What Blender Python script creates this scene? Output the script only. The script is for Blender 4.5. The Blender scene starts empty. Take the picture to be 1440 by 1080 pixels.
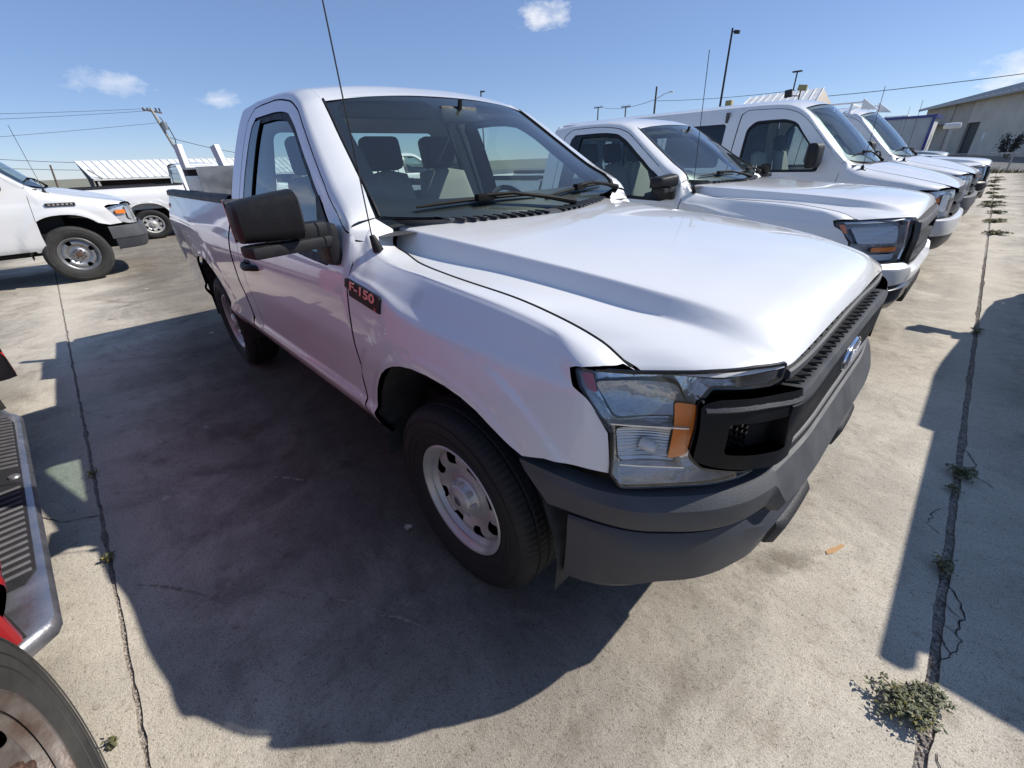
import bpy, bmesh, math, random
import numpy as np
from mathutils import Vector, Matrix, Euler
from mathutils.geometry import delaunay_2d_cdt

random.seed(7); np.random.seed(7)
scene = bpy.context.scene
# ---------------------------------------------------------------- camera
cam = bpy.data.cameras.new('camera'); cam.lens = 36 * 591.7 / 1440; cam.sensor_width = 36; cam.sensor_fit = 'HORIZONTAL'
cam.clip_start = .03; cam.clip_end = 3000
cam_o = bpy.data.objects.new('camera', cam); scene.collection.objects.link(cam_o); scene.camera = cam_o
_yaw, _pit, _rol = math.radians(136.75), math.radians(28.11), math.radians(-2.45)
_f = Vector((math.cos(_pit) * math.cos(_yaw), math.cos(_pit) * math.sin(_yaw), -math.sin(_pit)))
_r = _f.cross(Vector((0, 0, 1))).normalized(); _u = _r.cross(_f)
_r2 = math.cos(_rol) * _r + math.sin(_rol) * _u; _u2 = -math.sin(_rol) * _r + math.cos(_rol) * _u
cam_o.matrix_world = Matrix.Translation((1.030, -1.623, 1.522)) @ Matrix((_r2, _u2, -_f)).transposed().to_4x4()
# ---------------------------------------------------------------- sun, sky, exposure
SUN = Vector((.68, .95, 1.0)).normalized()
world = bpy.data.worlds.new('World'); scene.world = world; world.use_nodes = True
wn = world.node_tree.nodes; wl = world.node_tree.links
sky = wn.new('ShaderNodeTexSky'); sky.sky_type = 'NISHITA'; sky.sun_disc = False
sky.sun_elevation = math.asin(SUN.z); sky.sun_rotation = math.atan2(SUN.x, SUN.y)
sky.air_density = .75; sky.dust_density = .02; sky.ozone_density = 1.6; sky.altitude = 0
_tint = wn.new('ShaderNodeMix'); _tint.data_type = 'RGBA'; _tint.blend_type = 'MULTIPLY'; _tint.inputs[0].default_value = 1.; _tint.inputs[7].default_value = (.92, .96, 1.10, 1)
wl.new(sky.outputs['Color'], _tint.inputs[6]); _even = wn.new('ShaderNodeMix'); _even.data_type = 'RGBA'; _even.inputs[0].default_value = .42; _even.inputs[7].default_value = (1.85, 2.95, 5.3, 1)
wl.new(_tint.outputs[2], _even.inputs[6]); SKYCOL = _even.outputs[2]
wn['Background'].inputs['Strength'].default_value = .110
_tc = wn.new('ShaderNodeTexCoord'); _n = wn.new('ShaderNodeTexNoise'); _n.inputs['Scale'].default_value = 26; _n.inputs['Detail'].default_value = 8; _n.inputs['Roughness'].default_value = .62
_mp = wn.new('ShaderNodeMapping'); _mp.inputs['Scale'].default_value = (1, 1, 2.0); wl.new(_tc.outputs['Generated'], _mp.inputs['Vector']); wl.new(_mp.outputs['Vector'], _n.inputs['Vector'])
def _mt(op, a, b):
    n = wn.new('ShaderNodeMath'); n.operation = op
    for i, v in enumerate((a, b)):
        if isinstance(v, (int, float)): n.inputs[i].default_value = v
        else: wl.new(v, n.inputs[i])
    return n.outputs[0]
_acc = None
# puffs of fair-weather cloud: direction, half width, half height, weight
for d, w, h, k in (((-.650, .726, .222), .036, .019, .85), ((-.985, .115, .126), .050, .012, .55), ((-.962, .252, .109), .026, .010, .5), ((-.01, .997, .078), .045, .02, .8), ((.35, .92, .16), .12, .03, .7), ((.8, .5, .2), .15, .04, .7), ((-.5, -.8, .2), .14, .03, .7), ((.6, -.7, .3), .12, .04, .6), ((-.93, -.30, .18), .08, .02, .6)):
    D = Vector(d).normalized(); T = Vector((-D.y, D.x, 0)).normalized(); U = D.cross(T)
    def dot(v):
        n = wn.new('ShaderNodeVectorMath'); n.operation = 'DOT_PRODUCT'; n.inputs[1].default_value = v; wl.new(_tc.outputs['Generated'], n.inputs[0]); return n.outputs['Value']
    a = _mt('DIVIDE', dot(T), w); b = _mt('DIVIDE', dot(U), h)
    r = _mt('SQRT', _mt('ADD', _mt('MULTIPLY', a, a), _mt('MULTIPLY', b, b)), 0)
    v = _mt('MULTIPLY', _mt('GREATER_THAN', dot(D), .5), _mt('MAXIMUM', 0, _mt('MULTIPLY', k, _mt('SUBTRACT', 1.25, _mt('ADD', r, _mt('MULTIPLY', _mt('SUBTRACT', _n.outputs['Fac'], .5), 3.2))))))
    _acc = v if _acc is None else _mt('MAXIMUM', _acc, v)
_cl = wn.new('ShaderNodeClamp'); wl.new(_acc, _cl.inputs['Value'])
_mx = wn.new('ShaderNodeMix'); _mx.data_type = 'RGBA'; wl.new(_mt('MULTIPLY', _cl.outputs[0], .75), _mx.inputs[0]); wl.new(SKYCOL, _mx.inputs[6]); _mx.inputs[7].default_value = (8.2, 8.3, 8.6, 1)
wl.new(_mx.outputs[2], wn['Background'].inputs['Color'])
sl = bpy.data.lights.new('sun', 'SUN'); sl.energy = 4.9; sl.angle = math.radians(.53); sl.color = (1., .95, .88)
so = bpy.data.objects.new('sun', sl); scene.collection.objects.link(so)
so.rotation_euler = SUN.to_track_quat('Z', 'Y').to_euler(); so.location = (20, 25, 30)
vs_ = scene.view_settings; vs_.view_transform = 'Standard'; vs_.look = 'None'; vs_.gamma = 1; vs_.use_curve_mapping = False; vs_.exposure = .18
scene.cycles.max_bounces = 8; scene.cycles.transparent_max_bounces = 16; scene.cycles.caustics_reflective = False; scene.cycles.caustics_refractive = False
scene.cycles.sample_clamp_indirect = 6
# ---------------------------------------------------------------- surfaces
def _slopes(x, Y):
    h = np.diff(x); hs = h.reshape((-1,) + (1,) * (Y.ndim - 1))
    d = np.diff(Y, axis=0) / hs
    m = np.zeros_like(Y)
    h0 = hs[:-1]; h1 = hs[1:]; d0 = d[:-1]; d1 = d[1:]
    w1 = 2 * h1 + h0; w2 = h1 + 2 * h0
    ok = d0 * d1 > 0
    with np.errstate(all='ignore'):
        hm = (w1 + w2) / (w1 / np.where(ok, d0, 1) + w2 / np.where(ok, d1, 1))
    m[1:-1] = np.where(ok, hm, 0)
    m[0] = d[0]; m[-1] = d[-1]
    return m

def pchip(x, Y, q):
    x = np.asarray(x, float); Y = np.asarray(Y, float); q = np.asarray(q, float)
    m = _slopes(x, Y)
    i = np.clip(np.searchsorted(x, q, side='right') - 1, 0, len(x) - 2)
    h = (x[i + 1] - x[i]); t = (q - x[i]) / h
    sh = (-1,) + (1,) * (Y.ndim - 1)
    hh = h.reshape(sh); t = t.reshape(sh)
    return ((1 + 2 * t) * (1 - t) ** 2 * Y[i] + t * (1 - t) ** 2 * hh * m[i]
            + t * t * (3 - 2 * t) * Y[i + 1] + t * t * (t - 1) * hh * m[i + 1])

def pchip_own(x, Y, q):
    x = np.asarray(x, float)
    m = _slopes(x, Y)
    i = np.clip(np.searchsorted(x, q, side='right') - 1, 0, len(x) - 2)
    n = np.arange(len(q))
    h = (x[i + 1] - x[i])[:, None]; t = ((q - x[i])[:, None]) / h
    return ((1 + 2 * t) * (1 - t) ** 2 * Y[i, n] + t * (1 - t) ** 2 * h * m[i, n]
            + t * t * (3 - 2 * t) * Y[i + 1, n] + t * t * (t - 1) * h * m[i + 1, n])

def cubic(x, Y, q):
    """natural cubic spline"""
    x = np.asarray(x, float); Y = np.asarray(Y, float); n = len(x); h = np.diff(x)
    A = np.zeros((n, n)); B = np.zeros_like(Y); A[0, 0] = A[-1, -1] = 1
    for i in range(1, n - 1):
        A[i, i - 1:i + 2] = h[i - 1], 2 * (h[i - 1] + h[i]), h[i]
        B[i] = 6 * ((Y[i + 1] - Y[i]) / h[i] - (Y[i] - Y[i - 1]) / h[i - 1])
    m = np.linalg.solve(A, B)
    i = np.clip(np.searchsorted(x, q, side='right') - 1, 0, n - 2)
    t = (np.asarray(q) - x[i])[:, None]; hh = h[i][:, None]
    return Y[i] + t * ((Y[i + 1] - Y[i]) / hh - hh * (2 * m[i] + m[i + 1]) / 6) + t * t * m[i] / 2 + t ** 3 * (m[i + 1] - m[i]) / (6 * hh)

class Loft:
    def __init__(s, uk, vk, T):
        o = np.argsort(uk)
        s.uk = np.asarray(uk, float)[o]; s.vk = np.asarray(vk, float); s.T = np.asarray(T, float)[o]
        s.mod = None
    def __call__(s, u, v):
        u = np.asarray(u, float).ravel(); v = np.asarray(v, float).ravel()
        V = len(s.vk)
        A = pchip(s.uk, s.T.reshape(len(s.uk), V * 3), u).reshape(len(u), V, 3)
        P = pchip_own(s.vk, np.ascontiguousarray(A.transpose(1, 0, 2)), v)
        if s.mod is not None: P = s.mod(u, v, P)
        return P

def right_mirror(S):
    return lambda u, v: S(u, v) * np.array([1, -1, 1.])

def smoothstep(a, b, x):
    t = np.clip((np.asarray(x, float) - a) / (b - a), 0, 1)
    return t * t * (3 - 2 * t)

# ------------------------------------------------ the pickup's own surfaces
# side: u = x (forward of the front axle), v = height of the door section; positive half, mirrored for the right
VK = [.46, .545, .612, .646, .78, .92, 1.05, 1.15, 1.22, 1.29, 1.42, 1.55, 1.69, 1.79, 1.845, 1.875]
DOOR_Y = [.93, .985, 1.005, .986, .992, 1.003, 1.0, .984, .957, .93, .885, .835, .775, .725, .68, .60]
def _door(ztop=None, ytop=None, dz=0.):
    z = np.array(VK); y = np.array(DOOR_Y)
    if ztop is not None:
        n = 6
        zz = np.linspace(z[9], ztop, n + 1)[1:]
        zz[-2] = ztop - min(.018, (ztop - z[9]) * .14); zz[-3] = ztop - min(.055, (ztop - z[9]) * .36)
        zz[0:3] = np.linspace(z[9], zz[3], 5)[1:4]
        yy = np.interp(zz, z, y)
        yy[-1] = ytop; yy[-2] = ytop + (yy[-3] - ytop) * .72
        z = np.concatenate([z[:10], zz]); y = np.concatenate([y[:10], yy])
    return [(y[i], z[i], 0.) for i in range(16)]
def _fend(low, top):
    # low: 7 (y, z) up to the shoulder; top: (y, z) shelf edge and cut line, rest filled
    r = list(low)
    a, b, c = top
    n = 16 - len(r)
    pts = [tuple(k) + (0.,) * (3 - len(k)) for k in (r[-1], a, b, c)]
    q = np.linspace(0, 3, n + 1)[1:]
    P = pchip([0, 1, 2, 3], np.array(pts, float), q)
    return [k + (0.,) for k in r] + [tuple(k) for k in P]
_st = {
 .76: _fend([(.70,.46),(.735,.545),(.75,.60),(.75,.665),(.755,.78),(.74,.92),(.72,1.0)], [(.705,1.035),(.69,1.06),(.66,1.08)]),
 .66: _fend([(.82,.46),(.85,.545),(.865,.60),(.865,.665),(.865,.78),(.845,.92),(.825,1.0)], [(.808,1.045),(.795,1.065),(.775,1.076)]),
 .60: _fend([(.86,.46),(.89,.545),(.905,.60),(.908,.665),(.91,.78),(.893,.92),(.872,1.01)], [(.856,1.055),(.84,1.073),(.82,1.081)]),
 .50: _fend([(.90,.46),(.93,.545),(.948,.60),(.952,.665),(.957,.78),(.942,.92),(.925,1.03)], [(.906,1.09),(.87,1.117),(.82,1.127)]),
 .38: _fend([(.92,.46),(.955,.545),(.975,.60),(.98,.665),(.985,.78),(.972,.92),(.940,1.045)], [(.880,1.133),(.864,1.147),(.82,1.156)]),
 .20: _fend([(.925,.46),(.97,.545),(.99,.60),(.992,.665),(.997,.78),(.993,.92),(.968,1.055)], [(.886,1.162),(.870,1.174),(.82,1.181)]),
 .05: _fend([(.93,.46),(.98,.545),(.997,.60),(.99,.665),(.997,.78),(1.0,.92),(.981,1.06)], [(.888,1.174),(.872,1.186),(.821,1.190)]),
 -.15: _fend([(.93,.46),(.985,.545),(1.005,.612),(.986,.646),(.992,.78),(1.003,.92),(.986,1.08)], [(.888,1.188),(.872,1.199),(.81,1.198)]),
 -.30: _fend([(.93,.46),(.985,.545),(1.005,.612),(.986,.646),(.992,.78),(1.003,.92),(.979,1.13)], [(.904,1.198),(.878,1.212),(.797,1.208)]),
 -.38: _fend([(.93,.46),(.985,.545),(1.005,.612),(.986,.646),(.992,.78),(1.003,.92),(.976,1.15)], [(.912,1.203,-.01),(.865,1.226,-.02),(.7785,1.229,-.04)]),
 -.44: _fend([(.93,.46),(.985,.545),(1.005,.612),(.986,.646),(.992,.78),(1.003,.92),(.977,1.155)], [(.916,1.210,-.01),(.852,1.252,-.03),(.775,1.246,-.055)]),
 -.50: _fend([(.93,.46),(.985,.545),(1.005,.612),(.986,.646),(.992,.78),(1.003,.92),(.979,1.16)], [(.908,1.240,-.015),(.840,1.312,-.034),(.735,1.296,-.05)]),
 -.56: _door(1.357, .803), -.75: _door(1.49, .75), -.95: _door(1.627, .70), -1.12: _door(1.745, .655),
 -1.22: _door(1.808, .632), -1.36: _door(1.852, .618), -1.6: _door(1.872, .605), -1.9: _door(1.873, .60), -2.12: _door(1.86, .60),
 -2.6: _door(), -4.36: _door(),
}
SIDE = Loft(list(_st), VK, [[(x + (k[2] if len(k) > 2 else 0), k[0], k[1]) for k in _st[x]] for x in _st])
def _arch(u, v, P):
    for cx in (0., -3.109):
        r = np.hypot(P[:, 0] - cx, (P[:, 2] - .455) * 1.0)
        b = smoothstep(.535, .512, r) * smoothstep(1.10, 1.0, P[:, 2])
        P[:, 1] += .006 * b + .008 * smoothstep(.640, .612, r) * smoothstep(1.06, .97, P[:, 2]) * smoothstep(.50, .66, P[:, 2])
    # gentle taper of the box towards the tail
    P[:, 1] -= .03 * smoothstep(-3.2, -4.4, P[:, 0]) * smoothstep(1.5, .9, P[:, 2])
    return P
SIDE.mod = _arch
RSIDE = right_mirror(SIDE)
def side_v(x, z):
    """the v of a height z on the side at x"""
    lo, hi = VK[0], VK[-1]
    for _ in range(40):
        m = .5 * (lo + hi)
        if SIDE([x], [m])[0, 2] < z: lo = m
        else: hi = m
    return .5 * (lo + hi)

# hood: P(u, y) with the front edge swept back
_SWY = [0, .1, .39, .56, .67, .73, .82, .95]; _SWX = [.026, .027, .035, .044, .095, .145, .290, .46]
def sweep(y): return pchip(_SWY, np.array(_SWX), np.abs(y))
_HY = [0, .2, .4, .52, .585, .605, .625, .665, .69, .71, .75, .80, .86]
_HU = [-.62, -.3, 0, .2, .4, .55, .66, .74, .80, .85, .875, .89]
# ridge and foot of the raised middle wander with u; heights: middle, near the ridge, foot, cut line
_HR = [.700, .672, .650, .638, .622, .603, .580, .560, .545, .54, .54, .54]
_HW = [.060, .048, .038, .035, .034, .036, .041, .050, .070, .09, .10, .10]
_H0 = [1.312, 1.292, 1.272, 1.259, 1.245, 1.233, 1.222, 1.210, 1.198, 1.180, 1.160, 1.128]
_H1 = [1.303, 1.276, 1.252, 1.237, 1.220, 1.203, 1.185, 1.166, 1.148, 1.128, 1.114, 1.094]
_H2 = [1.235, 1.204, 1.194, 1.182, 1.166, 1.152, 1.142, 1.132, 1.122, 1.108, 1.098, 1.083]
_H3 = [1.20, 1.199, 1.189, 1.179, 1.160, 1.141, 1.128, 1.116, 1.106, 1.092, 1.083, 1.073]
def hood_lines():
    us = np.arange(-.5, .80, .013)
    A = cubic(_HU, np.array([_HR, _HW]).T, us)
    out = []
    for s in (-1, 1):
        for k in (-.006, 0, .006): out.append([(u, s * (a[0] + k)) for u, a in zip(us, A)])
        for k in (-.006, 0, .006): out.append([(u, s * (a[0] + a[1] + k)) for u, a in zip(us, A)])
    return out
def HOOD(u, y):
    u = np.asarray(u, float).ravel(); y = np.asarray(y, float).ravel(); a = np.abs(y)
    A = np.where((u < .80)[:, None], cubic(_HU, np.array([_HR, _HW, _H0, _H1, _H2, _H3]).T, u), pchip(_HU, np.array([_HR, _HW, _H0, _H1, _H2, _H3]).T, u))
    r, w, h0, h1, h2, h3 = A.T
    mid = h0 - (h0 - h1) * np.clip(a / r, 0, 1.2) ** 3.2
    t = np.clip((a - r - w) / np.maximum(.82 - r - w, .02), -1, 1.4)
    low = h2 + (h3 - h2) * np.clip(t, 0, 1.4)
    slope = h1 + (h2 - h1) * (a - r) / w
    # rounded maximum / minimum of the three sheets
    k = .0028
    top = -np.log(np.exp(-(mid - 1.2) / k) + np.exp(-(slope - 1.2) / k)) * k + 1.2
    k2 = .0028
    z = np.log(np.exp((top - 1.2) / k2) + np.exp((low - 1.2) / k2)) * k2 + 1.2
    x = u - sweep(y) * smoothstep(.15, .75, u)
    return np.stack([x, y, z], 1)

# front: u = |y| on the plan curve, v = height; positive half
_FY = [0, .3, .56, .67, .75, .84, .91, .96, 1.0]
_FZ = [.40, .62, .80, .95, 1.10]
_FX = [[.844,.847,.838,.808,.768,.684,.60,.475,.30],
       [.864,.867,.852,.824,.783,.700,.61,.485,.30],
       [.874,.874,.857,.831,.788,.698,.605,.485,.30],
       [.864,.865,.859,.827,.775,.665,.56,.44,.28],
       [.853,.850,.838,.795,.73,.585,.50,.40,.25]]
FRONT = Loft(_FY, _FZ, [[(_FX[j][i], _FY[i] - (.03 if j == 4 and i > 5 else 0), _FZ[j]) for j in range(5)] for i in range(9)])
RFRONT = right_mirror(FRONT)
def offset(S, d):
    def f(u, v):
        e = 1e-3
        u = np.asarray(u, float).ravel(); v = np.asarray(v, float).ravel()
        P = S(u, v); a = S(u + e, v) - S(u - e, v); b = S(u, v + e) - S(u, v - e)
        n = np.cross(a, b); n /= np.linalg.norm(n, axis=1)[:, None] + 1e-12
        n *= np.sign((n * (P - np.array([-.8, 0, .8]))).sum(1))[:, None]
        return P + n * (d(u, v)[:, None] if callable(d) else d)
    return f
# ---------------------------------------------------------------- mesh helpers
COL = bpy.context.scene.collection

def link(o, parent=None):
    COL.objects.link(o)
    if parent is not None: o.parent = parent
    return o

def meta(o, label=None, cat=None, group=None, kind=None):
    if label: o['label'] = label
    if cat: o['category'] = cat
    if group: o['group'] = group
    if kind: o['kind'] = kind
    return o

def empty(name, loc=(0, 0, 0), rz=0., **k):
    o = bpy.data.objects.new(name, None); o.empty_display_size = .2
    o.location = loc; o.rotation_euler = (0, 0, rz)
    link(o)
    return meta(o, **k)

WARP = None
def mesh_obj(name, V, F, mat, parent=None, normals=None, sharp=35., mats=None, fmat=None):
    if WARP is not None: V = [WARP(v) for v in V]
    me = bpy.data.meshes.new(name)
    me.from_pydata([tuple(v) for v in V], [], [tuple(int(i) for i in f) for f in F])
    me.polygons.foreach_set('use_smooth', [True] * len(me.polygons))
    for m in (mats or [mat]): me.materials.append(m)
    if fmat is not None: me.polygons.foreach_set('material_index', list(fmat))
    if normals is None:
        bm = bmesh.new(); bm.from_mesh(me)
        lim = math.radians(sharp)
        for e in bm.edges:
            if len(e.link_faces) == 2 and e.calc_face_angle(9) > lim: e.smooth = False
        bm.to_mesh(me); bm.free()
    me.update()
    if normals is not None: me.normals_split_custom_set_from_vertices([tuple(n) for n in normals])
    o = bpy.data.objects.new(name, me)
    return link(o, parent)

class MB:
    """collects shapes, then links them as ONE mesh object"""
    def __init__(s): s.V = []; s.F = []
    def add(s, V, F):
        k = len(s.V); s.V += [tuple(map(float, v)) for v in V]; s.F += [tuple(i + k for i in f) for f in F]; return s
    def box(s, c, d, R=None, bev=0., seg=2):
        bm = bmesh.new(); bmesh.ops.create_cube(bm, size=1)
        for v in bm.verts: v.co = Vector((v.co.x * d[0], v.co.y * d[1], v.co.z * d[2]))
        if bev: bmesh.ops.bevel(bm, geom=list(bm.edges), offset=bev, segments=seg, profile=.6, affect='EDGES')
        M = (Euler(R).to_matrix() if R is not None else Matrix.Identity(3))
        bm.verts.index_update()
        V = [(M @ v.co) + Vector(c) for v in bm.verts]; F = [[v.index for v in f.verts] for f in bm.faces]
        bm.free(); return s.add(V, F)
    def tube(s, P, r, seg=10, cap=True, closed=False):
        P = [Vector(p) for p in P]; n = len(P)
        rr = r if hasattr(r, '__len__') else [r] * n
        V = []; F = []
        up = Vector((0, 0, 1))
        for i, p in enumerate(P):
            a = P[(i - 1) % n] if (closed or i > 0) else p; b = P[(i + 1) % n] if (closed or i < n - 1) else p
            t = (b - a).normalized()
            if abs(t.dot(up)) > .97: up = Vector((1, 0, 0)) if abs(t.x) < .9 else Vector((0, 1, 0))
            x = t.cross(up).normalized(); y = x.cross(t).normalized(); up = y
            for k in range(seg):
                q = 2 * math.pi * k / seg
                V.append(p + (x * math.cos(q) + y * math.sin(q)) * rr[i])
        m = n if closed else n - 1
        for i in range(m):
            for k in range(seg):
                j = (i + 1) % n; l = (k + 1) % seg
                F.append((i * seg + k, i * seg + l, j * seg + l, j * seg + k))
        if cap and not closed:
            F.append(tuple(range(seg - 1, -1, -1))); F.append(tuple((n - 1) * seg + k for k in range(seg)))
        return s.add(V, F)
    def lathe(s, prof, seg=48, axis='y', c=(0, 0, 0), warp=None):
        """profile = (radius, offset along the axis)"""
        V = []; F = []; n = len(prof)
        for k in range(seg):
            q = 2 * math.pi * k / seg
            for i, (r, h) in enumerate(prof):
                if warp: r, h = warp(k, i, r, h)
                a, b = r * math.cos(q), r * math.sin(q)
                V.append({'y': (c[0] + a, c[1] + h, c[2] + b), 'z': (c[0] + a, c[1] + b, c[2] + h), 'x': (c[0] + h, c[1] + a, c[2] + b)}[axis])
        for k in range(seg):
            l = (k + 1) % seg
            for i in range(n - 1): F.append((k * n + i, k * n + i + 1, l * n + i + 1, l * n + i))
        return s.add(V, F)
    def grid(s, G, close_u=False, close_v=False):
        """G[i][j] points"""
        n = len(G); m = len(G[0]); V = [p for r in G for p in r]; F = []
        for i in range(n if close_u else n - 1):
            for j in range(m if close_v else m - 1):
                a = (i + 1) % n; b = (j + 1) % m
                F.append((i * m + j, a * m + j, a * m + b, i * m + b))
        return s.add(V, F)
    def prism(s, poly, h0, h1, axis='z'):
        """flat polygon pushed from h0 to h1 along an axis; poly in the two other axes"""
        f = {'z': lambda a, b, h: (a, b, h), 'y': lambda a, b, h: (a, h, b), 'x': lambda a, b, h: (h, a, b)}[axis]
        n = len(poly)
        V = [f(a, b, h0) for a, b in poly] + [f(a, b, h1) for a, b in poly]
        F = [tuple(range(n - 1, -1, -1)), tuple(range(n, 2 * n))] + [(i, (i + 1) % n, n + (i + 1) % n, n + i) for i in range(n)]
        return s.add(V, F)
    def fix(s):
        bm = bmesh.new()
        vs = [bm.verts.new(v) for v in s.V]
        for f in s.F:
            try: bm.faces.new([vs[i] for i in f])
            except ValueError: pass
        bmesh.ops.recalc_face_normals(bm, faces=bm.faces)
        bm.verts.index_update()
        s.F = [tuple(v.index for v in f.verts) for f in bm.faces]; bm.free(); return s
    def build(s, name, mat, parent=None, sharp=35., fix=True, subd=0, mirror_y=False, **k):
        if fix: s.fix()
        V = s.V; F = s.F
        if mirror_y: V = [(x, -y, z) for x, y, z in V]; F = [f[::-1] for f in F]
        o = mesh_obj(name, V, F, mat, parent, sharp=sharp)
        if subd:
            m = o.modifiers.new('smooth', 'SUBSURF'); m.levels = subd; m.render_levels = subd
        return meta(o, **k) if k else o

def fillet(pts, rad, n=5):
    """rounds the corners of a closed 2-D polygon; rad = number or one per corner"""
    out = []; N = len(pts)
    for i in range(N):
        p = np.array(pts[i][:2], float); a = np.array(pts[i - 1][:2], float); b = np.array(pts[(i + 1) % N][:2], float)
        r = rad[i] if hasattr(rad, '__len__') else rad
        if len(pts[i]) > 2: r = pts[i][2]
        la, lb = np.linalg.norm(a - p), np.linalg.norm(b - p)
        r = min(r, .48 * la, .48 * lb)
        if r < 1e-4: out.append(tuple(p)); continue
        s = p + (a - p) / la * r; e = p + (b - p) / lb * r
        for k in range(n + 1):
            t = k / n; out.append(tuple((1 - t) ** 2 * s + 2 * t * (1 - t) * p + t * t * e))
    return out

def _inside(P, poly):
    x, y = P[:, 0], P[:, 1]; c = np.zeros(len(P), bool); n = len(poly)
    for i in range(n):
        x0, y0 = poly[i]; x1, y1 = poly[(i + 1) % n]
        if y0 == y1: continue
        k = ((y0 > y) != (y1 > y)) & (x < (x1 - x0) * (y - y0) / (y1 - y0) + x0)
        c ^= k
    return c

def _resample(poly, step):
    out = []; n = len(poly)
    for i in range(n):
        a = np.array(poly[i], float); b = np.array(poly[(i + 1) % n], float)
        L = np.linalg.norm(b - a)
        if L < 1e-6: continue
        k = max(1, int(math.ceil(L / step)))
        for j in range(k): out.append(tuple(a + (b - a) * j / k))
    return out

def tri_poly(outer, holes, step, lines=()):
    loops = [_resample(outer, step)] + [_resample(h, step) for h in holes]
    pts = []; edges = []
    for L in loops:
        k = len(pts); pts += L; edges += [(k + i, k + (i + 1) % len(L)) for i in range(len(L))]
    for L in lines:
        ok = _inside(np.array(L), loops[0]); prev = None
        for q, o in zip(L, ok):
            if o and np.min(np.sum((np.array(pts[:len(loops[0])]) - np.array(q)) ** 2, 1)) > (.4 * step) ** 2:
                pts.append(q)
                if prev is not None: edges.append((prev, len(pts) - 1))
                prev = len(pts) - 1
            else: prev = None
    B = np.array(pts)
    lo, hi = B.min(0), B.max(0)
    xs = np.arange(lo[0] + step * .5, hi[0], step); ys = np.arange(lo[1] + step * .5, hi[1], step)
    if len(xs) and len(ys):
        G = np.stack(np.meshgrid(xs, ys, indexing='ij'), -1).reshape(-1, 2)
        ok = _inside(G, loops[0])
        for h in loops[1:]: ok &= ~_inside(G, h)
        G = G[ok]
        if len(G):
            keep = np.ones(len(G), bool)
            for i in range(0, len(G), 2000):
                d = ((G[i:i + 2000, None, :] - B[None]) ** 2).sum(-1).min(1)
                keep[i:i + 2000] = d > (.45 * step) ** 2
            pts += [tuple(g) for g in G[keep]]
    r = delaunay_2d_cdt([Vector(q) for q in pts], edges, [], 0, 1e-7)
    V = np.array([(v.x, v.y) for v in r[0]]); F = np.array([tuple(f) for f in r[2]])
    C = V[F].mean(1)
    ok = _inside(C, loops[0])
    for h in loops[1:]: ok &= ~_inside(C, h)
    F = F[ok]
    a, b, c = V[F[:, 0]], V[F[:, 1]], V[F[:, 2]]
    ar = (b[:, 0] - a[:, 0]) * (c[:, 1] - a[:, 1]) - (b[:, 1] - a[:, 1]) * (c[:, 0] - a[:, 0])
    F = F[np.abs(ar) > 1e-9]
    return V, F

def panel(name, S, outer, mat, parent, holes=(), step=.03, flange=.018, lift=0., vs=1., both=True, flip=False, thick_mat=None, inward=None, lines=()):
    """a sheet lying on the surface S(u, v), cut to an outline, its edges folded inward by the flange.
    both: True builds it for the right side (y < 0) and again, mirrored, for the left."""
    sc = np.array([1., vs])
    V2, F = tri_poly([tuple(np.array(q[:2]) * sc) for q in outer], [[tuple(np.array(q[:2]) * sc) for q in h] for h in holes], step, lines)
    U, W = V2[:, 0], V2[:, 1] / vs
    e = 1.5e-3
    P = S(U, W)
    n = np.cross(S(U + e, W) - S(U - e, W), S(U, W + e) - S(U, W - e))
    n /= np.linalg.norm(n, axis=1)[:, None] + 1e-12
    out = np.array(inward if inward is not None else (-.8, 0, .8)) # a point the normals turn away from
    s = np.sign(((P - out) * n).sum()) or 1.
    n = n * s
    a, b, c = P[F[:, 0]], P[F[:, 1]], P[F[:, 2]]
    fl = (np.cross(b - a, c - a) * n[F[:, 0]]).sum(1) < 0
    F[fl] = F[fl][:, ::-1]
    if lift: P = P + n * lift
    used = np.zeros(len(P), bool); used[F.ravel()] = True
    ix = -np.ones(len(P), int); ix[used] = np.arange(used.sum()); P = P[used]; n = n[used]; F = ix[F]
    VV = [P]; NN = [n]; FF = [tuple(f) for f in F]
    if flange:
        cnt = {}
        for f in F:
            for i in range(3):
                k = (f[i], f[(i + 1) % 3]); cnt[k] = cnt.get(k, 0) + 1
        bd = [k for k in cnt if (k[1], k[0]) not in cnt]
        k0 = len(P); o1 = []; nn = []
        for (i, j) in bd:
            t = P[j] - P[i]; m = -np.cross(n[i], t); m /= np.linalg.norm(m) + 1e-12
            o1 += [P[i], P[j], P[j] - n[j] * flange, P[i] - n[i] * flange]; nn += [-m] * 4
            FF.append((k0 + 1, k0, k0 + 3, k0 + 2)); k0 += 4
        if o1: VV.append(np.array(o1)); NN.append(np.array(nn))
    V = np.concatenate(VV); N = np.concatenate(NN)
    if flange and bd:
        fm = None
    o = mesh_obj(name, V, FF, mat, parent, normals=N)
    if not both: return o
    m = np.array([1, -1, 1.])
    o2 = mesh_obj(name, V * m, [f[::-1] for f in FF], mat, parent, normals=N * m)
    return o, o2

def copy_tree(o, parent=None, swap=None, skip=()):
    c = o.copy(); COL.objects.link(c)
    if parent is not None: c.parent = parent
    if swap and c.type == 'MESH':
        for i, sl in enumerate(c.material_slots):
            if sl.material and sl.material.name in swap:
                sl.link = 'OBJECT'; sl.material = swap[o.data.materials[i].name]
    for ch in list(o.children):
        if ch.name.split('.')[0] in skip: continue
        copy_tree(ch, c, swap, skip)
    return c

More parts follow.
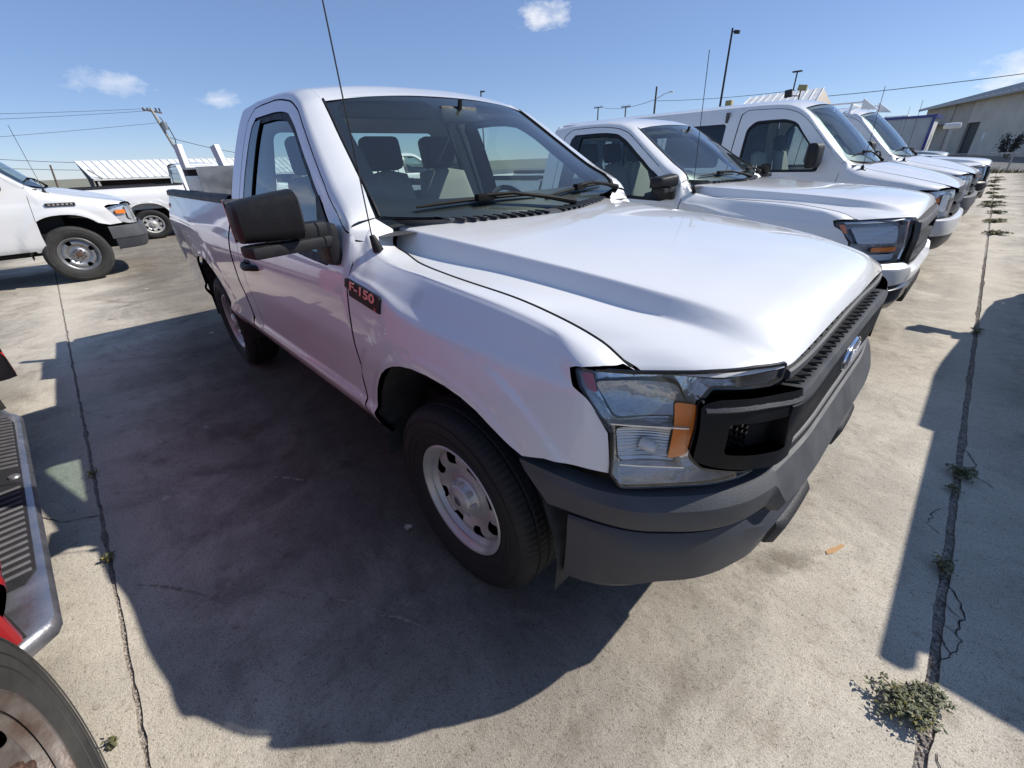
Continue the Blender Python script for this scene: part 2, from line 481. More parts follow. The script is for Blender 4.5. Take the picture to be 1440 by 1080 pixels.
# ---------------------------------------------------------------- materials
def mat(name, col=(.5, .5, .5), rough=.5, metal=0., coat=0., spec=.5, **k):
    m = bpy.data.materials.new(name); m.use_nodes = True
    b = m.node_tree.nodes['Principled BSDF']
    b.inputs['Base Color'].default_value = (*col, 1); b.inputs['Roughness'].default_value = rough
    b.inputs['Metallic'].default_value = metal; b.inputs['Coat Weight'].default_value = coat
    b.inputs['Coat Roughness'].default_value = k.get('coat_rough', .03); b.inputs['Specular IOR Level'].default_value = spec
    return m

def noisy(m, scale=8., amount=.15, rough=.1, bump=0., bscale=None, detail=6., coords='Object', tint=None, bdist=.01):
    """breaks up colour, gloss and relief of a material with noise"""
    nt = m.node_tree; N = nt.nodes; L = nt.links; b = N['Principled BSDF']
    tc = N.new('ShaderNodeTexCoord')
    nz = N.new('ShaderNodeTexNoise'); nz.inputs['Scale'].default_value = scale; nz.inputs['Detail'].default_value = detail
    L.new(tc.outputs[coords], nz.inputs['Vector'])
    col = b.inputs['Base Color'].default_value[:]
    if amount:
        r = N.new('ShaderNodeValToRGB'); r.color_ramp.elements[0].position = .32; r.color_ramp.elements[1].position = .7
        t = tint or tuple(c * (1 - amount) for c in col[:3])
        r.color_ramp.elements[0].color = (*t, 1); r.color_ramp.elements[1].color = col
        L.new(nz.outputs['Fac'], r.inputs['Fac']); L.new(r.outputs['Color'], b.inputs['Base Color'])
    if rough:
        mr = N.new('ShaderNodeMapRange'); mr.inputs['From Min'].default_value = .3; mr.inputs['From Max'].default_value = .7
        v = b.inputs['Roughness'].default_value
        mr.inputs['To Min'].default_value = max(0, v - rough); mr.inputs['To Max'].default_value = min(1, v + rough)
        L.new(nz.outputs['Fac'], mr.inputs['Value']); L.new(mr.outputs['Result'], b.inputs['Roughness'])
    if bump:
        n2 = N.new('ShaderNodeTexNoise'); n2.inputs['Scale'].default_value = bscale or scale * 6; n2.inputs['Detail'].default_value = 4
        L.new(tc.outputs[coords], n2.inputs['Vector'])
        bp = N.new('ShaderNodeBump'); bp.inputs['Strength'].default_value = bump; bp.inputs['Distance'].default_value = bdist
        L.new(n2.outputs['Fac'], bp.inputs['Height']); L.new(bp.outputs['Normal'], b.inputs['Normal'])
    return m

def glass_mat(name, tint=(.8, .88, .86), rough=.0, ior=1.5, haze=0.):
    m = bpy.data.materials.new(name); m.use_nodes = True
    nt = m.node_tree; N = nt.nodes; L = nt.links; N.clear()
    o = N.new('ShaderNodeOutputMaterial'); tr = N.new('ShaderNodeBsdfTransparent'); gl = N.new('ShaderNodeBsdfGlossy')
    tr.inputs['Color'].default_value = (*tint, 1); gl.inputs['Roughness'].default_value = rough
    gl.inputs['Color'].default_value = (1, 1, 1, 1)
    # dielectric reflectance of a pane, the same from both faces
    ge = N.new('ShaderNodeLayerWeight'); ge.inputs['Blend'].default_value = .5
    pw = N.new('ShaderNodeMath'); pw.operation = 'POWER'; pw.inputs[1].default_value = 4.5
    L.new(ge.outputs['Facing'], pw.inputs[0])
    mr = N.new('ShaderNodeMapRange'); mr.inputs['To Min'].default_value = .075; mr.inputs['To Max'].default_value = 1.
    L.new(pw.outputs[0], mr.inputs['Value'])
    mx = N.new('ShaderNodeMixShader'); L.new(mr.outputs['Result'], mx.inputs['Fac'])
    L.new(tr.outputs[0], mx.inputs[1]); L.new(gl.outputs[0], mx.inputs[2])
    last = mx.outputs[0]
    if haze:
        df = N.new('ShaderNodeBsdfDiffuse'); df.inputs['Color'].default_value = (.7, .75, .75, 1)
        m2 = N.new('ShaderNodeMixShader'); m2.inputs['Fac'].default_value = haze
        L.new(last, m2.inputs[1]); L.new(df.outputs[0], m2.inputs[2]); last = m2.outputs[0]
    L.new(last, o.inputs['Surface'])
    return m
M = {}
def _m(name, *a, **k): M[name] = mat(name, *a, **k); return M[name]
noisy(_m('white_paint', (.76, .76, .755), .42, coat=1., coat_rough=.035), 2.2, .045, .04, detail=5)
noisy(_m('red_paint', (.36, .014, .018), .45, coat=.6), 3, .12, .05)
noisy(_m('black_plastic', (.013, .013, .014), .55, spec=.35), 30, .25, .1, .12, 220)
noisy(_m('weathered_black', (.072, .075, .080), .62), 9, .28, .08, .15, 260)
noisy(_m('grille_bar', (.032, .034, .037), .50), 9, .25, .08, .1, 240)
noisy(_m('bumper_black', (.046, .050, .060), .50), 7, .2, .08, .06, 200)
noisy(_m('satin_black', (.007, .007, .008), .45, spec=.25), 12, .2, .08)
noisy(_m('grain_black', (.028, .028, .030), .6), 40, .2, .05, .6, 150, bdist=.003)
_m('gloss_black', (.008, .008, .009), .22, coat=.3)
_m('grille_black', (.010, .010, .011), .5)
_m('dark_inner', (.012, .012, .012), .8)
noisy(_m('liner', (.022, .022, .022), .85), 14, .6, .05, .2, 60, tint=(.05, .048, .045))
_m('frit', (.006, .006, .007), .35)
noisy(_m('rubber', (.017, .016, .016), .74), 16, .3, .08, .1, 300)
noisy(_m('rubber_dusty', (.050, .048, .045), .85), 14, .45, .08, .2, 240)
noisy(_m('silver', (.60, .59, .565), .36, metal=.35), 18, .14, .08, .03, 200)
_m('silver_dark', (.24, .24, .24), .4, metal=.7)
noisy(_m('worn_chrome', (.27, .25, .235), .48, metal=.5), 16, .55, .14, .15, 120, tint=(.13, .085, .065))
noisy(_m('rust_metal', (.20, .11, .075), .7, metal=.4), 40, .6, .1, .3, 200, tint=(.05, .03, .022))
_m('dark_metal', (.06, .055, .05), .55, metal=.6)
_m('chrome', (.80, .80, .80), .10, metal=1.)
_m('chrome_reflection_tint', (.82, .66, .66), .3, metal=1.)  # chrome for lettering, the red pickup's reflection put in as a pink tint
noisy(_m('chrome_lamp', (.84, .84, .83), .12, metal=.55), 30, .08, .03, .35, 22, bdist=.02)
_m('bulb', (.85, .85, .8), .1)
_m('amber', (.95, .22, .004), .2, coat=.8)
_m('red_lens', (.45, .012, .012), .2, coat=.8)
_m('seat_grey', (.30, .29, .265), .9)
_m('seat_dark', (.035, .036, .04), .85)
_m('dash_grey', (.055, .056, .058), .7)
_m('headliner', (.10, .10, .10), .9)
_m('ford_blue', (.006, .012, .055), .3, coat=.3)
_m('white_print', (.78, .78, .78), .4)
_m('badge_black', (.010, .010, .012), .5, spec=.3)
_m('mirror_glass', (.8, .8, .8), .02, metal=1.)
_m('wiper_black', (.006, .006, .006), .6, spec=.12)
M['side_glass'] = glass_mat('side_glass', (.70, .80, .77))
M['windshield_glass'] = glass_mat('windshield_glass', (.72, .83, .80), haze=.012)
M['lens'] = glass_mat('lens', (.95, .96, .97), haze=.003)
r = _m('reflector_ribbed', (.80, .80, .79), .14, metal=.6)
_nt = r.node_tree; _tc = _nt.nodes.new('ShaderNodeTexCoord'); _w = _nt.nodes.new('ShaderNodeTexWave'); _w.bands_direction = 'Z'; _w.inputs['Scale'].default_value = 38
_b = _nt.nodes.new('ShaderNodeBump'); _b.inputs['Strength'].default_value = .5; _b.inputs['Distance'].default_value = .006
_nt.links.new(_tc.outputs['Object'], _w.inputs['Vector']); _nt.links.new(_w.outputs['Fac'], _b.inputs['Height']); _nt.links.new(_b.outputs['Normal'], _nt.nodes['Principled BSDF'].inputs['Normal'])
noisy(_m('gloss_bumper', (.014, .014, .015), .3, coat=.3), 8, .2, .06)
noisy(_m('worn_bright', (.46, .47, .50), .34, metal=.85), 12, .3, .12, .1, 90)
noisy(_m('rib_grey', (.16, .16, .165), .55), 20, .3, .1)
noisy(_m('reflector_dark', (.50, .50, .49), .10, metal=.5), 30, .2, .03, .3, 26, bdist=.02)
noisy(_m('lamp_grey', (.52, .52, .52), .28, metal=.45), 14, .25, .08, .15, 60)
# ---------------------------------------------------------------- the pickup
G = .0028   # half a panel gap

def arch_pts(cx, rear_z=.50, front_z=.50, R=.47, cz=.46, n=22, a0=None, a1=None):
    """wheel arch edge from its rear foot over the top to its front foot (x, z), slightly squared"""
    out = []
    for k in range(n + 1):
        q = math.pi * (1 - k / n)
        c, s = math.cos(q), math.sin(q)
        e = .86
        x = cx + R * math.copysign(abs(c) ** e, c); z = cz + (R + .01) * s ** e
        out.append((x, z))
    out[0] = (cx - R, rear_z); out[-1] = (cx + R, front_z)
    return out

def S2(pts):
    """(x, z) -> (u, v) on the side"""
    return [(x, side_v(x, z)) for x, z in pts]

def make_wheel(parent, c, side=-1, kind='steel', turn=0.):
    """side -1: outer face towards -y"""
    T = MB()
    prof = [(.222,-.085),(.235,-.098),(.262,-.112),(.295,-.1225),(.33,-.123),(.352,-.118),(.366,-.108),(.372,-.102),(.3765,-.094)]
    half = prof[:]
    tread = [(.381,-.082),(.384,-.070),(.3765,-.066),(.3765,-.060),(.3855,-.056),(.3865,-.040),(.387,-.026),(.3785,-.022),(.3785,-.016),(.387,-.012),(.3872,0)]
    P = half + tread + [(r, -h) for r, h in reversed(tread[:-1])] + [(r, -h) for r, h in reversed(half)]
    n = len(half)
    def warp(k, i, r, h):
        kk = k % 3
        if n - 3 <= i < len(P) - n + 3:
            j = i if i < len(P) / 2 else len(P) - 1 - i
            if kk == 0 and j >= n - 3 and j != n + 2 and j != n + 3: r -= .0040 if j < n + 3 else .003
        return r, h
    T.lathe(P, seg=288, axis='y', warp=warp)
    for rr, hh in ((.274, -.1165), (.300, -.1243), (.342, -.1228)):
        T.lathe([(rr - .0022, hh + .001), (rr - .001, hh - .0018), (rr + .001, hh - .0018), (rr + .0022, hh + .001)], seg=72)
    ty = T.build('tyre', M['rubber'], parent, sharp=28, fix=True)
    # rim: lathe barrel + pierced disc
    R = MB()
    R.lathe([(.205,.09),(.185,.06),(.178,-.01),(.186,-.045),(.200,-.062),(.206,-.074),(.214,-.083),(.224,-.0905),(.2305,-.096),(.2325,-.100),(.229,-.1035),(.222,-.1025),(.2165,-.096),(.2125,-.088),(.204,-.081)], seg=96)
    rim = R.build('rim', M['silver' if kind == 'steel' else 'worn_chrome'], parent, sharp=40)
    def disc(a, b):
        a = np.asarray(a, float).ravel(); b = np.asarray(b, float).ravel()
        r = np.hypot(a, b)
        h = pchip([0, .055, .07, .085, .105, .13, .155, .18, .195, .205, .22], np.array([-.062, -.062, -.058, -.050, -.046, -.058, -.070, -.064, -.052, -.048, -.048]), r)
        return np.stack([a, h, b], 1)
    holes = []
    for k in range(8):
        q = math.radians(22.5 + 45 * k)
        w = []
        for rr, hw in ((.136, .017), (.146, .026), (.176, .033), (.190, .026)): w.append((rr, hw))
        loop = [(r_, h_) for r_, h_ in w] + [(r_, -h_) for r_, h_ in reversed(w)]
        loop = fillet(loop, .011, 4)
        holes.append([(math.cos(q) * a - math.sin(q) * b, math.sin(q) * a + math.cos(q) * b) for a, b in loop])
    outer = [(.2045 * math.cos(t), .2045 * math.sin(t)) for t in np.linspace(0, 2 * math.pi, 73)[:-1]]
    if kind == 'steel':
        panel('spokes', disc, outer, M['silver'], rim, holes=holes, step=.011, flange=.03, both=False, inward=(0, 2, 0))
        C = MB().lathe([(0,-.106),(.030,-.106),(.032,-.1075),(.035,-.106),(.054,-.103),(.060,-.098),(.063,-.090),(.068,-.072),(.078,-.062),(.080,-.050)], seg=48)
        for k in range(8):
            q = math.radians(45 * k)
            C.box((.066 * math.cos(q), -.082, .066 * math.sin(q)), (.014, .026, .022), R=(0, -q, 0), bev=.004)
        cap = C.build('hub_cap', M['silver'], rim)
        B = MB().lathe([(0, -.099), (.0, -.1082), (.018, -.1082), (.019, -.106)], seg=24); B.build('cap_badge', M['silver_dark'], cap)
    else:
        panel('spokes', disc, outer, M['worn_chrome'], rim, holes=holes[::2], step=.011, flange=.03, both=False, inward=(0, 2, 0))
        C = MB().lathe([(0,-.105),(.032,-.105),(.036,-.102),(.038,-.060)], seg=32)
        cap = C.build('hub_cap', M['rust_metal'], rim)
        for k in range(8):
            q = math.radians(45 * k + 10)
            MB().lathe([(0,-.100),(.007,-.100),(.010,-.096),(.0105,-.060)], seg=6, c=(.068 * math.cos(q), 0, .068 * math.sin(q))).build('lug_nut', M['rust_metal'], rim)
    D = MB().lathe([(0, .0), (.165, .0), (.165, .02), (.06, .03)], seg=40); D.build('brake_disc', M['rust_metal'] if kind != 'steel' else M['dark_metal'], rim)
    return ty, rim

def wheel(root, loc, side, kind='steel', turn=0.):
    e = bpy.data.objects.new('wheel', None); link(e, root); e.location = loc
    e.rotation_euler = (0, 0, (0 if side < 0 else math.pi) + turn)
    make_wheel(e, None, side, kind)
    return e

def wheel_copy(e, root, loc, side, turn=0.):
    c = copy_tree(e, root); c.location = loc; c.rotation_euler = (0, 0, (0 if side < 0 else math.pi) + turn); return c

def rbox(name, c, d, m, parent, bev=.01, R=None, seg=3, subd=0):
    return MB().box(c, d, R, bev, seg).build(name, m, parent, fix=False, subd=subd)

def seat(parent, x, y, w=.5, hr=True, name='seat'):
    """upholstered seat: cushion, leaning backrest, headrest on two posts"""
    s = MB()
    s.box((x + .28, y, .86), (.50, w, .16), (0, -.08, 0), .055, 4)
    o = s.build(name, M['seat_grey'], parent, fix=False)
    b = MB()
    rows = []
    for t in np.linspace(0, 1, 9):
        z = .86 + .60 * t; xx = x + .03 - .15 * t; hw = w / 2 * (1 - .25 * max(0, t - .55) / .45) - .0
        th = .085 * (1 - .35 * t)
        row = []
        for q in np.linspace(0, 2 * math.pi, 25)[:-1]:
            c, sn = math.cos(q), math.sin(q)
            row.append((xx + th * math.copysign(abs(c) ** .6, c), y + hw * math.copysign(abs(sn) ** .45, sn), z))
        rows.append(row)
    b.grid(rows, close_v=True)
    b.add([tuple(np.mean(rows[-1], 0) + np.array([0, 0, .03]))], [])
    k = len(b.V) - 1; base = k - 24
    b.F += [(base + i, base + (i + 1) % 24, k) for i in range(24)]
    bk = b.build('backrest', M['seat_grey'], o, sharp=70)
    if hr:
        h = MB().box((x - .155, y, 1.585), (.11, .27, .20), (0, -.2, 0), .045, 5)
        ho = h.build('headrest', M['seat_dark'], bk, fix=False)
        p = MB()
        for d in (-.06, .06): p.tube([(x - .12, y + d, 1.44), (x - .145, y + d, 1.53)], .007, 8)
        p.build('headrest_post', M['chrome'], bk)
    return o

def wiper(parent, a, b, piv, n):
    """blade from a to b on the glass, arm from the pivot to the blade's middle"""
    m = MB()
    A, B = np.array(a), np.array(b); n = np.array(n)
    P = [A + (B - A) * t + n * (.010 + .010 * math.sin(math.pi * t)) for t in np.linspace(0, 1, 7)]
    m.tube(P, [.005, .007, .008, .009, .008, .007, .005], 6)
    mid = (A + B) / 2 + n * .035; pv = np.array(piv)
    m.tube([pv, pv + n * .03, pv + (mid - pv) * .35 + n * .034, pv + (mid - pv) * .75 + n * .03, mid], [.018, .016, .010, .007, .009], 8)
    m.box(tuple(mid - n * .01), (.09, .03, .03), (0, 0, math.atan2((B - A)[1], (B - A)[0])), .006)
    return m.build('wiper', M['wiper_black'], parent)

_P = {}   # outlines shared by all fronts

def pickup_body(root, wheel0=None, fold=False, mz=1.):
    W = M['white_paint']; BK = M['dark_inner']
    # ---- fender
    fr = arch_pts(0.)
    i1 = [i for i, q in enumerate(fr) if q[0] > .30 and q[1] < .87][0]
    arch = [q for q in fr[:i1]] + [(.385, .821)]
    out = [(-.545 + G, .47), (-.44, .485)]
    out = [(-.545, .475), (-.475, .475)] + arch + [(.45, .838), (.53, .838), (.599, .833)]
    pts = S2(out)
    lampv = [(.608, .835), (.590, .940), (.572, .968), (.500, 1.044), (.480, 1.083)]
    pts += S2([(x - .006, z) for x, z in lampv])
    pts += [(u_, side_v(u_, z_)) for u_, z_ in ((.505, 1.091), (.535, 1.094), (.565, 1.092), (.588, 1.087))]
    us = [.596, .5, .4, .3, .2, .1, 0, -.1, -.2, -.3, -.34, -.38, -.41, -.44, -.47, -.4985]
    pts += [(u, 1.868) for u in us]
    pts += [(-.4985, v) for v in (1.80, 1.70, 1.60, 1.52, 1.45)]
    pts += [(-.535, side_v(-.53, 1.272)), (-.527, side_v(-.525, 1.24)), (-.512, side_v(-.505, 1.20)), (-.52, side_v(-.52, .95)), (-.535, side_v(-.535, .7))]
    panel('fender', RSIDE, pts, W, root, step=.0135)
    fil = Loft([0, 1], [0, .25, .5, .75, 1], [[SIDE([-.4988], [v])[0] for v in np.linspace(1.44, 1.868, 5)], [SIDE([-.5484], [v])[0] + np.array([-.004, 0, -.003]) for v in np.linspace(1.31, 1.872, 5)]])
    panel('pillar_filler', right_mirror(fil), [(0, 0), (1, 0), (1, 1), (0, 1)], W, root, step=.12, flange=.0)
    # ---- door skin + window frame in one sheet with the window cut out
    F = -.012
    d = [(-.5575, .485), (-.5475, .7), (-.5325, .95), (-.5175, 1.20), (-.5375, 1.300)]
    dv = S2(d)
    zt = lambda x: np.interp(-x, [.56, .75, .95, 1.12, 1.22, 1.36, 1.6, 1.9], [1.357, 1.49, 1.627, 1.745, 1.808, 1.852, 1.872, 1.873])
    seam = [(x, zt(x) - o) for x, o in ((-.575, .060), (-.66, .066), (-.8, .066), (-.95, .062), (-1.08, .058), (-1.19, .054), (-1.28, .052), (-1.42, .052), (-1.6, .050), (-1.8, .052), (-1.9, .058))]
    rear = [(-1.965, 1.76), (-1.968, 1.5), (-1.97, 1.25), (-1.965, .9), (-1.955, .7), (-1.95, .485)]
    door = dv + S2(seam) + S2(rear)
    win = [(-.655, 1.195), (-.66, 1.300), (-.80, 1.395), (-.97, 1.515), (-1.12, 1.625), (-1.24, 1.705), (-1.32, 1.745), (-1.42, 1.762), (-1.6, 1.770), (-1.84, 1.768), (-1.875, 1.73), (-1.895, 1.5), (-1.90, 1.235), (-1.88, 1.222), (-1.3, 1.205), (-.9, 1.185), (-.70, 1.178)]
    winv = S2(win)
    doors = panel('door', RSIDE, door, W, root, holes=[winv], step=.020)
    # black trim frame round the window, then the glass
    def grow(poly, k):
        P = np.array(poly); c = P.mean(0); n = len(P); o = []
        for i in range(n):
            t = P[(i + 1) % n] - P[i - 1]; t /= np.linalg.norm(t); m = np.array([t[1], -t[0]])
            if np.dot(m, c - P[i]) < 0: m = -m
            o.append(tuple(P[i] + m * k))
        return o
    gl = grow(win, .030)
    gl = [(min(x, -.72) if z < 1.36 else x, z) for x, z in gl]
    gl = [(-.735, 1.215), (-.735, 1.305)] + [q for q in gl if q[0] < -.79]
    gl = [(max(x, -1.745), z) for x, z in gl]
    glv = S2(gl)
    win_in = [(x, z) for x, z in winv]
    tr = panel('window_trim', offset(RSIDE, .006) if False else RSIDE, grow(winv, -.004), M['black_plastic'], root, holes=[glv], step=.03, lift=-.006)
    for dd, t in zip(doors, tr): t.parent = dd
    g2 = panel('door_glass', RSIDE, glv, M['side_glass'], root, step=.05, flange=0, lift=-.012)
    for dd, t in zip(doors, g2): t.parent = dd
    # B pillar applique
    ap = S2([(-1.752, 1.755), (-1.868, 1.75), (-1.888, 1.5), (-1.893, 1.245), (-1.752, 1.225)])
    for dd, t in zip(doors, panel('pillar_applique', RSIDE, ap, M['gloss_black'], root, step=.04, lift=-.002, flange=.006)): t.parent = dd
    # door inner card
    ci = panel('door_card', RSIDE, S2([(-.60, .60), (-.63, 1.17), (-1.9, 1.20), (-1.93, .60)]), M['dash_grey'], root, step=.08, lift=-.09, flange=-.05)
    for dd, t in zip(doors, ci): t.parent = dd
    # handle
    for s, dd in zip((-1, 1), doors):
        h = MB()
        xs = np.linspace(-1.62, -1.84, 9)
        h.tube([(x, s * (.992 + .045 * math.sin(math.pi * (k / 8.)) ** .5), 1.045 + .004 * math.sin(k)) for k, x in enumerate(xs)], [.014, .017, .018, .018, .018, .018, .018, .017, .014], 10)
        h.box((-1.80, s * .995, 1.045), (.10, .03, .055), None, .012)
        h.build('door_handle', M['black_plastic'], dd)
    # ---- cab side rail + rear corner
    inn = [(q[0], q[1]) for q in seam]
    def up(u, v): return (u, v)
    cs = [(-1.957, .48), (-1.962, .7), (-1.972, .9), (-1.977, 1.25), (-1.975, 1.5), (-1.972, 1.765), (-1.905, zt(-1.9) - .052)]
    cs = S2(cs) + [(u, w) for u, w in [tuple(q) for q in S2([(x, z + .0065) for x, z in reversed(seam[:-1])])]]
    cs += [(-.5487, side_v(-.5487, 1.308)), (-.5487, 1.872)]
    cs += [(u, 1.875) for u in (-.7, -.9, -1.1, -1.22, -1.3, -1.4, -1.6, -1.8, -2.0, -2.135)]
    cs += [(-2.135, side_v(-2.135, z)) for z in (1.6, 1.3, 1.0, .7, .49)]
    panel('cab_side', RSIDE, cs, W, root, step=.03)
    # ---- roof
    xs = [-1.165, -1.2, -1.36, -1.6, -1.9, -2.135]
    edge = SIDE(xs, [1.875] * len(xs))
    ctr = [1.816, 1.838, 1.886, 1.912, 1.912, 1.890]
    cx = [-1.10, -1.16, -1.34, -1.6, -1.9, -2.125]
    T = []
    yk = np.linspace(-1, 1, 9)
    for i in range(len(xs)):
        row = []
        for y in yk:
            a = abs(y)
            row.append((cx[i] + (xs[i] - cx[i]) * a ** 2, y * edge[i, 1], ctr[i] + (edge[i, 2] - ctr[i]) * a ** 2.4))
        T.append(row)
    ROOF = Loft(xs, yk, T)
    panel('roof', ROOF, [(-2.135, -.997), (-1.175, -.997), (-1.175, .997), (-2.135, .997)], W, root, step=.05, flange=.02, both=False, vs=.6)
    # ---- windshield
    t = np.linspace(-1, 1, 9)
    WB = [(-.43 - .115 * abs(q) ** 2.2, q * .812, 1.305 + .025 * abs(q) ** 2) for q in t]
    WT = [(-1.10 - .10 * abs(q) ** 2, q * .632, 1.816 - .012 * abs(q) ** 2.4) for q in t]
    rows = []
    ks = np.linspace(0, 1, 9)
    ex = -.548 - (1.205 - .548) * ks
    E_ = SIDE(ex, [1.875] * 9)
    for i, k in enumerate(ks):
        row = []
        for a, b, q in zip(WB, WT, t):
            p = np.array(a) * (1 - k) + np.array(b) * k + np.array([.035, 0, .03]) * math.sin(math.pi * k) * (1 - abs(q))
            p0 = np.array(WB[-1]) * (1 - k) + np.array(WT[-1]) * k
            c = (E_[i] - p0 + np.array([0, -.003, -.004])) * abs(q) ** 4
            row.append(p + c * np.array([1, 1 if q > 0 else -1, 1]))
        rows.append(row)
    WS = Loft(ks, t, rows)
    _P['WS'] = WS
    ws = panel('windshield', WS, [(0, -.998), (1, -.998), (1, .998), (0, .998)], M['windshield_glass'], root, step=.06, flange=0, both=False, inward=(-2, 0, .8))
    inner = fillet([(.135, -.91, .09), (.965, -.93, .1), (.955, -.26, .02), (.865, -.20, .04), (.865, .20, .04), (.955, .26, .02), (.965, .93, .1), (.135, .91, .09)], .05, 6)
    panel('windshield_frit', WS, [(-.0, -.999), (1, -.999), (1, .999), (0, .999)], M['frit'], ws, holes=[inner], step=.05, flange=0, both=False, lift=-.004, inward=(-2, 0, .8))
    # mouldings along the pillars
    for s in (-1, 1):
        m = MB(); m.tube([WS([k], [s * .992])[0] + np.array([.003, 0, .002]) for k in np.linspace(.01, .985, 15)], .006, 6)
        m.build('windshield_moulding', M['black_plastic'], ws)
    mr = MB().box((-1.02, 0, 1.735), (.05, .24, .075), (0, -.15, 0), .02).tube([(-1.0, 0, 1.76), (-.99, 0, 1.80)], .012)
    mr.build('inner_mirror', M['black_plastic'], ws)
    for s in (-1, 1):
        rbox('sun_visor', (-1.30, s * .34, 1.80), (.18, .40, .02), M['headliner'], ws, .008, (0, .25, 0))
    # wipers lie on the glass
    nrm = np.array([.62, 0, .78])
    def on(u, v): return WS([u], [v])[0] + nrm * .006
    wiper(ws, on(.055, -.80), on(.085, .02), on(-.02, .26), nrm)
    wiper(ws, on(.065, .10), on(.075, .80), on(-.02, .93), nrm)
    # ---- hood
    rear = [(-.575, .700), (-.553, .733), (-.525, .757), (-.495, .770), (-.44, .777), (-.36, .787)]
    cut = [(x, float(SIDE([x], [1.868])[0, 1]) - .0075) for x in (-.30, -.2, -.1, 0, .1, .2, .3, .4, .5)]
    hp = [(-.575, -.700)] + [(x, -y) for x, y in rear[1:]] + [(x, -y) for x, y in cut]
    def inv_u(x, y):
        lo, hi = -.7, .95
        for _ in range(40):
            m = (lo + hi) / 2
            if HOOD([m], [y])[0, 0] < x: lo = m
            else: hi = m
        return lo
    hp = [(inv_u(x, y), y) for x, y in hp]
    hp += [(.884, -.811), (.8905, -.72), (.8905, -.60), (.8905, -.45), (.8905, -.3), (.8905, -.15), (.8905, 0)]
    hp += [(u, -y) for u, y in reversed(hp[:-1])]
    rc = [(-.43, .45), (-.345, .2), (-.32, 0), (-.345, -.2), (-.43, -.45)]
    panel('hood', HOOD, hp + rc, W, root, step=.016, flange=.02, both=False, lines=hood_lines())
    # dark line added to stand in for the shaded gap beside the hood
    for s in (-1, 1):
        q = []
        for x in np.linspace(-.42, .585, 48):
            p = SIDE([x], [1.871])[0]
            hzz = float(HOOD([inv_u(x, p[1])], [p[1]])[0, 2])
            q.append((p[0], s * (p[1] - .0035), max(p[2], hzz) - .0005))
        MB().tube(q, .0030, 6).build('hood_gap_line', M['dark_inner'], root)
    # cowl between hood and windshield
    def COWL(u, y):
        u = np.asarray(u, float).ravel(); y = np.asarray(y, float).ravel()
        a = np.abs(y)
        r = np.stack([np.interp(a, [0, .2, .45, .69, .80], [-.325, -.35, -.425, -.575, -.585]), y, np.interp(a, [0, .4, .69, .8], [1.286, 1.290, 1.300, 1.312])], 1)
        w = WS(np.zeros(len(y)), np.clip(y / .812, -1, 1)) + np.array([0, 0, -.004])
        w = w + np.array([.0, 0, 0])
        P = r + (w - r) * u[:, None]
        P[:, 2] += .012 * np.sin(np.pi * np.clip(u, 0, 1))
        return P
    cw = panel('cowl', COWL, [(-.02, -.655), (.15, -.70), (1, -.802), (1.0, .802), (.15, .70), (-.02, .655)], M['weathered_black'], root, step=.05, flange=.01, both=False)
    for s in (-1, 1):
        for k in range(11):
            y = s * (.06 + k * .047) - .0
            if s < 0 and k > 9: continue
            p = COWL([.42], [y])[0]
            MB().box((p[0], p[1], p[2] + .001), (.070, .026, .006), (.12 * s, .10, .35), .002).build('cowl_slot', M['grille_black'], cw, fix=False)
    # ---- rear wall of the cab with its window
    def BACK(y, z):
        y = np.asarray(y, float).ravel(); z = np.asarray(z, float).ravel()
        return np.stack([-2.145 + .05 * smoothstep(1.3, 1.9, z) + .03 * (y / .7) ** 4 * 0, y, z], 1)
    zz = [.5, 1.0, 1.25, 1.35, 1.5, 1.65, 1.78, 1.85]
    hw = [float(np.interp(z, VK, DOOR_Y)) - .012 for z in zz]
    bp = [(-h, z) for h, z in zip(hw, zz)] + [(-.4, 1.884), (.4, 1.884)] + [(h, z) for h, z in reversed(list(zip(hw, zz)))]
    bw = fillet([(-.66, 1.30), (-.585, 1.72), (.585, 1.72), (.66, 1.30)], .05, 5)
    bo = panel('cab_rear_wall', BACK, bp, W, root, holes=[bw], step=.07, flange=.03, both=False, inward=(0, 0, 1.2))
    panel('rear_window', BACK, bw, M['side_glass'], bo, step=.1, flange=0, both=False, lift=-.01, inward=(0, 0, 1.2))
    # ---- box
    ar = arch_pts(-3.109)
    bs = [(-4.345, .60), (-4.30, .56), (-3.109 - .475, .50)] + ar + [(-2.62, .50), (-2.166, .49), (-2.168, .9), (-2.166, 1.348), (-4.345, 1.348)]
    bsv = [(x, side_v(x, z)) for x, z in bs]
    bsv = bsv[:2] + bsv[3:]
    panel('bed_side', RSIDE, bsv, W, root, step=.035)
    for s in (-1, 1):
        rail = MB()
        prof = [(-.072, 0), (-.072, .035), (-.055, .045), (-.01, .043), (.006, .03), (.008, -.004)]
        rows = []
        for x in np.linspace(-2.18, -4.35, 12):
            y0 = float(SIDE([x], [side_v(x, 1.34)])[0, 1])
            rows.append([(x, s * (y0 + a), 1.348 + b) for a, b in prof])
        rail.grid(rows); rail.build('bed_rail_cap', M['black_plastic'], root, sharp=50)
        iw = MB().box((-3.26, s * .80, 1.06), (2.16, .02, .56))
        iw.build('bed_inner_wall', W, root, fix=False)
    bd = MB().box((-3.26, 0, .80), (2.16, 1.60, .03)).box((-2.175, 0, 1.06), (.02, 1.62, .54))
    for k in range(9): bd.box((-3.26, -.68 + k * .17, .818), (2.14, .06, .012))
    bd.build('bed_floor', W, root, fix=False)
    tg = MB().box((-4.34, 0, 1.02), (.06, 1.62, .66), None, .015); tg.build('tailgate', W, root, fix=False)
    rb = MB().box((-4.46, 0, .60), (.16, 1.86, .18), None, .03); rb.build('rear_bumper', M['black_plastic'], root, fix=False)
